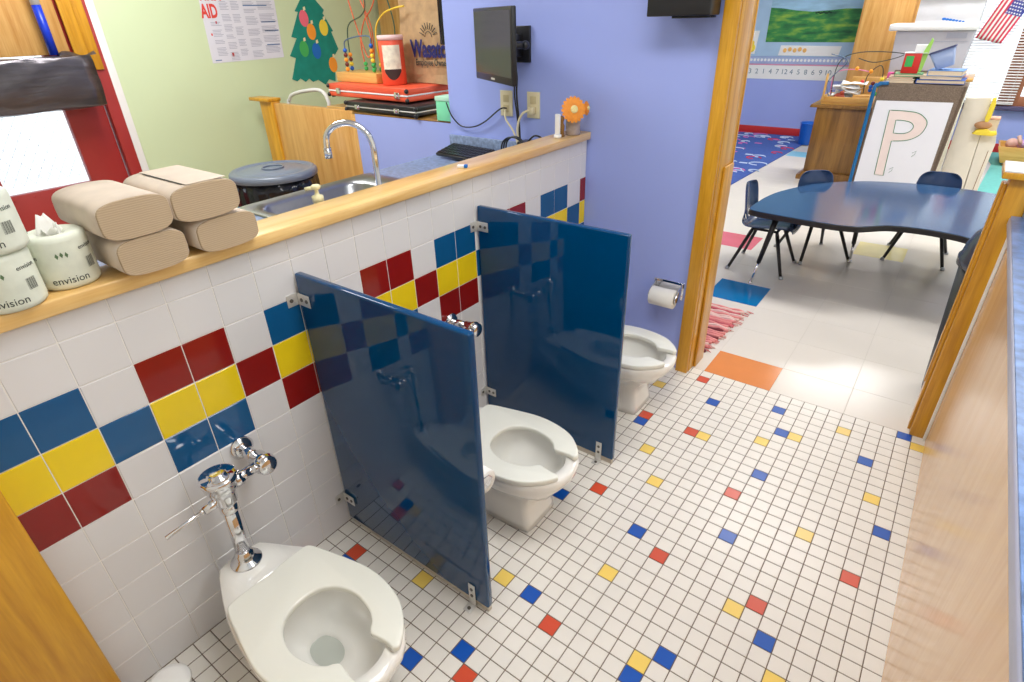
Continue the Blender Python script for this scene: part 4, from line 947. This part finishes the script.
for pts, m_ in (([(.24, 5.3, .735), (.24, 5.3, 1.05), (.40, 5.3, 1.15), (.75, 5.3, 1.14), (.55, 5.3, 1.07), (.40, 5.3, 1.10)], M['ink']), ([(.5, 5.35, .80), (.5, 5.35, .95), (.58, 5.35, 1.04), (.62, 5.35, .98), (.62, 5.35, .80)], M['ink']), ([(.22, 5.4, .735), (.21, 5.4, .95), (.35, 5.4, 1.0), (.52, 5.4, .98)], mat('pink_wire', S(222, 120, 160), .4)), ([(.26, 5.2, .735), (.20, 5.2, .9), (.33, 5.2, 1.08), (.18, 5.2, 1.14)], mb_)):
    obj('wire', B().tube(smooth_pts(pts, 6), .004), m_, t)
for k, (x, z, m_) in enumerate(((.47, .90, M['redb']), (.55, .83, M['blue']), (.55, .86, M['blue']), (.56, .89, bc[5]), (.62, .86, M['leaf']), (.62, .89, M['blue']), (.625, .925, M['yellow']), (.60, .80, M['leaf']), (.40, 1.01, M['orange']), (.52, .99, M['orange']))):
    obj('bead', B().sphere((x, 5.35, z), .018, n=7), m_, t)
t = thing('paper_pile', 'crumpled white papers lying in the tray on the brown cabinet', 'papers', (.33, 5.33, .735))
b = B(); rnd = random.Random(2)
for k in range(6):
    x, y, a = .335+rnd.uniform(-.03, .07), 5.33+rnd.uniform(-.03, .03), rnd.uniform(-.5, .5); R = [[Vector((x+(u-.5)*.22*math.cos(a)-(v-.5)*.22*math.sin(a), y+(u-.5)*.20*math.sin(a)+(v-.5)*.2*math.cos(a), .752+k*.027+.018*math.sin(u*5+k)*math.cos(v*4+k))) for u in (0, .25, .5, .75, 1)] for v in (0, .25, .5, .75, 1)]
    b.rings(R, False, False, closed=False)
o = obj('sheets', b, M['paper'], t, fix=False); o.modifiers.new('s', 'SOLIDIFY').thickness = .002
b = B(); b.sphere((.325, 5.21, .775), .045, sc=(1.1, .7, .85)); b.sphere((.345, 5.20, .812), .02); tag(obj('red_toy', b, mat('brick_red_plastic', S(160, 58, 34), .5)), 'brick red lumpy toy in the front of the tray', 'toy')

# letter P display stand
t = thing('display_stand', 'blue tube framed stand with brown carpeted front showing the letter P', 'display stand', (.95, 4.8, 0))
b = B(); b.tube(smooth_pts([(.655, 4.72, .0), (.655, 4.72, .5), (.655, 4.72, .90), (.668, 4.72, .935), (.70, 4.72, .95), (.75, 4.72, .955)], 4), .015, n=10); b.tube([(.655, 5.09, .0), (.655, 5.09, .93)], .014); b.tube([(.655, 4.72, .06), (.655, 5.09, .06)], .012)
obj('tube_frame', b, M['tube'], t)
b = B(); b.prism([(.674, .06), (1.226, .06), (1.266, .945), (.70, .953), (.678, .93)], 4.73, 4.80, axis='y', bev=.003); b.prism([(1.20, .06), (1.252, .06), (1.290, .94), (1.24, .945)], 4.801, 5.09, axis='y', bev=.003); b.box(.68, 1.25, 4.81, 5.09, .895, .943)
obj('carpeted_board', b, M['carpetbrown'], t)
b = B(); b.prism([(.684, .06), (1.222, .06), (1.232, .826), (.694, .818)], 4.722, 4.7285, axis='y'); sh_ = obj('letter_card', b, mat('pale_card', S(232, 232, 238), .7, var=.01), t)
def Px(pts): return [(x, z) for x, z in pts]
k = 4.722
ol = [(.812, .742), (.925, .742), (1.01, .735), (1.065, .705), (1.098, .655), (1.09, .595), (1.04, .535), (.96, .505), (.888, .508), (.895, .212), (.828, .214)]
outl = [(.808, .745), (.828, .213)]
arc = smooth_pts([(.808, .747, 0), (.92, .747, 0), (1.02, .735, 0), (1.085, .690, 0), (1.100, .640, 0), (1.075, .570, 0), (1.0, .520, 0), (.885, .503, 0)], 4)
ptl = [(p.x, p.y) for p in arc]+[(.898, .212), (.828, .214)]
inn_ = smooth_pts([(.875, .672, 0), (.93, .672, 0), (.985, .660, 0), (1.012, .63, 0), (.998, .592, 0), (.955, .57, 0), (.882, .568, 0)], 4); inn_ = [(p.x, p.y) for p in inn_]
b = B()
bm2 = bmesh.new()
# letter face = outer outline with counter cut, built as strip between outer and inner loops
b.prism(ptl, k-.0012, k-.0002, axis='y'); obj('letter_face', b, mat('blush_letter', S(236, 218, 212), .8), sh_)
b = B(); b.prism(inn_, k-.0020, k-.0013, axis='y'); obj('letter_counter', b, bpy.data.materials['pale_card'], sh_)
b = B(); b.tube([(x, k-.0022, z) for x, z in ptl], .0028, n=5, closed=True); b.tube([(x, k-.0026, z) for x, z in inn_], .0028, n=5, closed=True)
for x, z in ((1.06, .42), (.93, .27)): b.tube([(x, k-.0012, z), (x+.025, k-.0012, z+.02), (x+.02, k-.0012, z-.01), (x+.002, k-.0012, z-.03)], .0014, n=4)
obj('outline', b, mat('soft_green_line', S(60, 128, 84), .7), sh_)
bm2.free()
# things stacked on the stand
def book(x0, x1, y0, y1, z0, z1, m_, label, rz=0, cat='book'):
    cx, cy = (x0+x1)/2, (y0+y1)/2; t = thing('book', label, cat, (cx, cy, z0), rz, 'books stacked on the letter P stand'); w, d, h = (x1-x0)/2, (y1-y0)/2, z1-z0
    b = B(); b.box(-w, w, -d, d, 0, .004, bev=.001); b.box(-w, w, -d, d, h-.004, h, bev=.001); b.box(-w, -w+.005, -d, d, .0041, h-.0041); obj('cover', b, m_, t, local=True)
    obj('pages', B().box(-w+.006, w-.004, -d+.004, d-.004, .0045, h-.0045), M['beige'], t, local=True)
z0 = .9535
book(.72, .92, 4.76, 5.00, z0, z0+.028, M['beige'], 'beige flat book, bottom left of the pile on the stand')
book(.93, 1.26, 4.78, 5.05, z0, z0+.030, mat('strong_blue_cover', S(48, 92, 176), .5), 'blue book at the bottom right of the pile on the stand')
book(.725, .90, 4.78, 5.0, z0+.029, z0+.045, mat('tan_cover', S(190, 160, 140), .5), 'thin tan book lying on the beige flat book', .06)
book(.95, 1.23, 4.80, 5.05, z0+.031, z0+.055, M['beige'], 'cream book lying on the bottom blue book')
book(.74, .98, 5.01, 5.08, z0+.0005, z0+.075, mat('dark_cover', S(74, 50, 46), .5), 'dark book at the back of the pile on the stand')
book(1.0, 1.24, 4.80, 5.04, z0+.056, z0+.098, mat('sky_cover', S(100, 150, 214), .5), 'sky blue book on top at the right of the pile', -.08)
book(.76, .96, 4.80, 5.0, z0+.046, z0+.066, mat('green_cover', S(110, 170, 120), .5), 'green book under the red box on the pile', .05)
t = thing('tissue_carton', 'red box with green panel and white sheet on the green book', 'box', (.865, 4.9, z0+.067), .05)
b = B(); b.box(-.07, .05, -.05, .06, 0, .15, bev=.002, mx=Matrix.Rotation(.0, 4, 'X')); obj('carton', b, M['redb'], t, local=True)
b = B(); b.box(-.055, .0, -.0525, -.0505, .05, .13); obj('green_panel', b, M['leaf'], t, local=True)
b = B(); b.box(-.075, .085, -.058, .075, .151, .154, mx=None); b.box(-.01, .09, -.02, .07, .1545, .21, bev=.002); obj('white_sheet', b, M['paper'], t, local=True)
b = B(); b.prism([(.053, .0), (.075, .02), (.10, .24), (.085, .26), (.053, .16)], -.03, .04, axis='y'); obj('side_flap', b, mat('lime_card', S(168, 220, 100), .6), t, local=True)
t = thing('plastic_tub', 'translucent blue plastic tub tilted on the book pile', 'tub', (1.095, 4.90, z0+.104), 0)
mx = Matrix.Translation((0, 0, .012)) @ Matrix.Rotation(-.38, 4, 'Y')
b = B(); b.rings([[mx @ v for v in rr(-w, w, -d, d, z, .02)] for w, d, z in ((.058, .05, .0), (.06, .052, .004), (.085, .07, .13), (.080, .066, .13), (.055, .048, .008))], True, True); obj('tub', b, M['greyblue'], t, local=True)
b = B(); b.rings([[mx @ v for v in rr(-w, w, -d, d, z, .02)] for w, d, z in ((.087, .072, .1305), (.092, .077, .131), (.092, .077, .14), (.084, .069, .14))], False, False); obj('rim', b, mat('slate_blue_rim', S(76, 84, 128), .4), t, local=True)
b = B(); b.lathe([(.022, 0), (.026, .01), (.026, .05), (.02, .058), (.001, .06)], (.715, 5.05, z0+.0005), n=16); tag(obj('pink_cup', b, mat('hot_pink_plastic', S(232, 90, 160), .4)), 'small hot pink cup at the left end of the stand top', 'cup')
b = B(); b.sphere((1.19, 5.075, z0+.036), .04, sc=(1.4, .9, .85)); b.sphere((1.24, 5.075, z0+.03), .03); tag(obj('peach_toy', b, M['skin']), 'peach coloured soft toy behind the sky blue book', 'toy')

# storage behind the stand
t = thing('back_cupboard', 'pale low cupboard behind the letter P stand carrying the white boxes', 'cupboard', (1.0, 6.3, 0))
b = B(); b.box(.55, 1.28, 6.1, 6.6, .001, .86, bev=.003); obj('carcass', b, M['ivory'], t); obj('top', B().box(.53, 1.30, 6.08, 6.61, .8605, .885, bev=.003), M['oakx'], t)
t = thing('storage_bin', 'grey storage bin with broad white lid behind the book pile', 'storage bin', (.88, 6.3, .8855))
b = B(); b.prism([(.58, .886), (1.17, .886), (1.195, 1.295), (.555, 1.295)], 6.12, 6.55, axis='y', bev=.01); obj('bin', b, mat('light_grey_plastic', S(196, 194, 204), .5), t)
b = B(); b.box(.49, 1.21, 6.08, 6.59, 1.296, 1.355, bev=.01); obj('lid', b, M['paper'], t)
b = B(); b.box(.98, 1.14, 6.116, 6.119, 1.23, 1.275); b.box(.90, 1.16, 6.117, 6.119, 1.20, 1.205); obj('writing', b, M['inkgrey'], t)
t = thing('carton', 'large white carton with blue marks on the grey storage bin', 'carton', (.93, 6.3, 1.356))
b = B(); b.box(.69, 1.20, 6.11, 6.56, 1.356, 1.56, bev=.004); obj('box', b, mat('white_carton', S(228, 228, 232), .7, var=.05, scale=5), t)
b = B(); b.box(.65, 1.22, 6.09, 6.58, 1.561, 1.64, bev=.004); obj('lid', b, M['paper'], t)
b = B()
for k in range(7): b.sphere((.92+k*.026, 6.108, 1.392-.004*k), .014-.001*k, sc=(1.3, .15, .8), n=5)
obj('blue_mark', b, M['cardblue'], t)
# tall oak cabinet at the far wall
t = thing('tall_cabinet', 'tall oak cabinet against the far wall, covering the right end of the landscape picture', 'cabinet', (.5, 7.2, 0))
b = B(); b.box(.08, 1.1, 6.95, 7.48, .001, 2.3, bev=.004); obj('carcass', b, M['plyz'], t)
for x0, x1 in ((.10, .585), (.60, 1.08)):
    d_ = obj('door', B().box(x0, x1, 6.93, 6.9495, .74, 2.25, bev=.003), M['plyz'], t); obj('handle', B().cyl((x1-.04 if x0 < .3 else x0+.04, 6.92, 1.2), (x1-.04 if x0 < .3 else x0+.04, 6.92, 1.3), .006), M['chrome'], d_)
obj('ledge', B().box(.06, 1.12, 6.86, 6.9485, .69, .735, bev=.004), M['oakx'], t)
# window with blinds, flag
w = thing('window_1', None, None, (1.9, 7.55, .64), kind='structure')
b = B()
for a in ((1.10, 1.12, .50, 2.0), (1.575, 1.76, .50, 2.0), (2.3, 2.6, .50, 2.0), (1.12, 1.575, 1.94, 2.0), (1.76, 2.3, 1.94, 2.0), (1.12, 1.575, .50, .54), (1.76, 2.3, .50, .60)): b.box(a[0], a[1], 7.50, 7.56, a[2], a[3], bev=.002)
obj('window_frame', b, M['brownpaint'], w)
obj('sill', B().box(1.10, 2.65, 7.42, 7.499, .46, .499, bev=.004), mat('slate_sill', S(76, 72, 110), .5), w)
obj('pane', B().box(1.121, 1.574, 7.53, 7.534, .541, 1.939), M['glass'], w); obj('pane', B().box(1.761, 2.299, 7.53, 7.534, .601, 1.939), M['glass'], w)
def blind(x0, x1, z0, lab):
    t = thing('window_blind', lab, 'blind', ((x0+x1)/2, 7.47, z0), group='white slatted window blinds')
    b = B()
    n = int((1.98-z0)/.028)
    for k in range(n):
        z = z0+.01+k*.028; b._add([(x0, 7.462, z-.004), (x1, 7.462, z-.004), (x1, 7.484, z+.006), (x0, 7.484, z+.006), (x0, 7.462, z-.0032), (x1, 7.462, z-.0032), (x1, 7.484, z+.0068), (x0, 7.484, z+.0068)], [(0, 1, 2, 3), (7, 6, 5, 4), (0, 4, 5, 1), (1, 5, 6, 2), (2, 6, 7, 3), (3, 7, 4, 0)])
    obj('slats', b, M['paper'], t); b = B()
    b.box(x0, x1, 7.46, 7.49, z0-.012, z0, bev=.002); b.box(x0, x1, 7.455, 7.495, 1.985, 2.03, bev=.002); obj('rails', b, M['white'], t)
    b = B(); b.box(x0+.05, x0+.053, 7.459, 7.461, z0, 1.98); b.box(x1-.053, x1-.05, 7.459, 7.461, z0, 1.98); obj('cords', b, M['paper'], t)
blind(1.12, 1.72, .53, 'white slatted blind over the bright far window, left pane'); blind(1.74, 2.4, 1.02, 'white slatted blind raised over the right pane of the far window')
t = thing('flag', 'American flag hanging in front of the far window', 'flag', (1.36, 7.40, 1.1))
stp = Matrix(((1, 0, .42, 0), (0, 1, 0, 0), (-.10, 0, 1, 0), (0, 0, 0, 1)))
def fl(u, v):   # u across the stripes 0..1, v down the flag 0..1
    x = 1.185+.24*u+.18*(1-v); z = 1.70-.52*v-.075*u+.02*u*v
    return Vector((x, 7.40+.012*math.sin(u*14+v*2), z))
b = B(); nu, nv = 26, 12
vs = [[b.bm.verts.new(fl(i/nu, j/nv)) for i in range(nu+1)] for j in range(nv+1)]
for j in range(nv):
    for i in range(nu):
        st = i//2; mi = st % 2
        if j < 6 and st >= 5: mi = 2
        f = b.bm.faces.new((vs[j][i], vs[j][i+1], vs[j+1][i+1], vs[j+1][i])); f.material_index = mi; f.smooth = True
o = obj('cloth', b, [mat('flag_red', S(214, 62, 92), .8), M['paper'], mat('flag_blue', S(70, 78, 160), .8)], t, fix=False); o.modifiers.new('s', 'SOLIDIFY').thickness = .003
b = B()
for j in range(9):
    for i in range(6 if j % 2 == 0 else 5):
        p = fl(.42+(i+(.5 if j % 2 else 0))*.097, .03+j*.055); b.sphere((p.x, p.y-.005, p.z), .008, sc=(1, .3, 1), n=4)
obj('stars', b, M['paper'], t)
b = B(); b.cyl((1.39, 7.47, 1.62), (1.72, 7.38, 1.72), .01); obj('staff', b, M['oakx'], t)
# ivory play cabinet and small things right
t = thing('play_cabinet', 'ivory play cabinet right of the letter P stand', 'cabinet', (1.45, 5.2, 0))
b = B(); b.prism([(1.300, .001), (1.50, .001), (1.470, .845), (1.300, .835)], 5.0, 5.40, axis='y', bev=.004); obj('tall_body', b, M['ivory'], t)
b = B(); b.prism([(1.505, .001), (1.605, .001), (1.59, .20), (1.60, .50), (1.585, .565), (1.483, .565)], 5.0, 5.40, axis='y', bev=.004); obj('low_body', b, M['ivory'], t)
obj('door_line', B().prism([(1.560, .06), (1.564, .06), (1.572, .44), (1.568, .44)], 4.9965, 4.9992, axis='y'), M['darkoak'], t)
t = thing('yellow_toy', 'yellow plastic toy phone with brown round top on the ivory cabinet side', 'toy', (1.51, 5.1, .5655))
b = B(); b.prism([(1.42, .572), (1.46, .566), (1.56, .566), (1.585, .578), (1.575, .60), (1.54, .595), (1.50, .615), (1.44, .60)], 4.93, 4.9965, axis='y', bev=.004); obj('body', b, M['yellow'], t)
b = B(); b.sphere((1.475, 4.965, .64), .05, sc=(1.2, .5, .62)); obj('round_top', b, mat('warm_brown_plastic', S(186, 138, 96), .5), t)
b = B(); b.prism([(1.478, .845), (1.498, .852), (1.51, .80), (1.508, .70), (1.498, .665), (1.478, .66), (1.470, .70)], 4.955, 4.995, axis='y', bev=.005); tag(obj('yellow_scoop', b, M['yellow']), 'yellow curved toy hung on the right edge of the ivory cabinet', 'toy')
t = thing('toy_block', 'small pale toy box on the low right part of the ivory cabinet', 'toy box', (1.545, 5.2, .5655))
b = B(); b.box(1.50, 1.58, 5.15, 5.28, .566, .66, bev=.004); obj('box', b, M['beige'], t); obj('stripe', B().box(1.499, 1.581, 5.149, 5.281, .662, .675, bev=.001), mat('peach_print', S(232, 176, 150), .6), t)
# doll cradle
t = thing('doll_cradle', 'small wooden doll cradle on the teal carpet by the far wall', 'cradle', (1.96, 6.9, 0))
b = B(); b.prism([(1.76, .04), (2.16, .04), (2.22, .20), (1.70, .20)], 6.70, 6.715, axis='y', bev=.002); b.prism([(1.76, .04), (2.16, .04), (2.22, .20), (1.70, .20)], 7.10, 7.115, axis='y', bev=.002); b.box(1.77, 2.15, 6.716, 7.099, .042, .06)
for s in (0, 1):
    x0, x1 = (1.765, 1.705) if not s else (2.155, 2.215); b._add([(x0, 6.716, .045), (x0, 7.099, .045), (x1, 7.099, .2), (x1, 6.716, .2), (x0+.01, 6.716, .045), (x0+.01, 7.099, .045), (x1+.01, 7.099, .2), (x1+.01, 6.716, .2)], [(0, 1, 2, 3), (4, 5, 6, 7), (0, 4, 5, 1), (2, 3, 7, 6), (1, 5, 6, 2), (0, 3, 7, 4)])
obj('bed', b, M['oakx'], t)
for y in (6.76, 7.06): obj('rocker', B().prism([(1.78, .0075), (1.84, .0075), (1.90, .02), (2.02, .02), (2.08, .0075), (2.14, .0075), (2.12, .039), (1.80, .039)], y-.01, y+.01, axis='y', bev=.002), M['oakx'], t)
t = thing('doll', 'baby doll in lilac clothes lying in the wooden cradle', 'doll', (1.95, 6.9, .15))
b = B(); b.sphere((1.81, 6.86, .215), .055, sc=(1, .9, .95)); b.sphere((1.765, 6.86, .205), .012); b.tube(smooth_pts([(1.88, 6.80, .22), (1.86, 6.76, .26), (1.84, 6.77, .31)]), [.018]*12+[.016]); obj('head_and_arm', b, M['skin'], t)
b = B(); b.sphere((1.97, 6.87, .205), .10, sc=(1.25, .7, .62)); b.sphere((1.91, 6.81, .23), .045); b.tube([(2.04, 6.85, .20), (2.12, 6.86, .21)], .035); obj('clothes', b, M['lilac'], t)
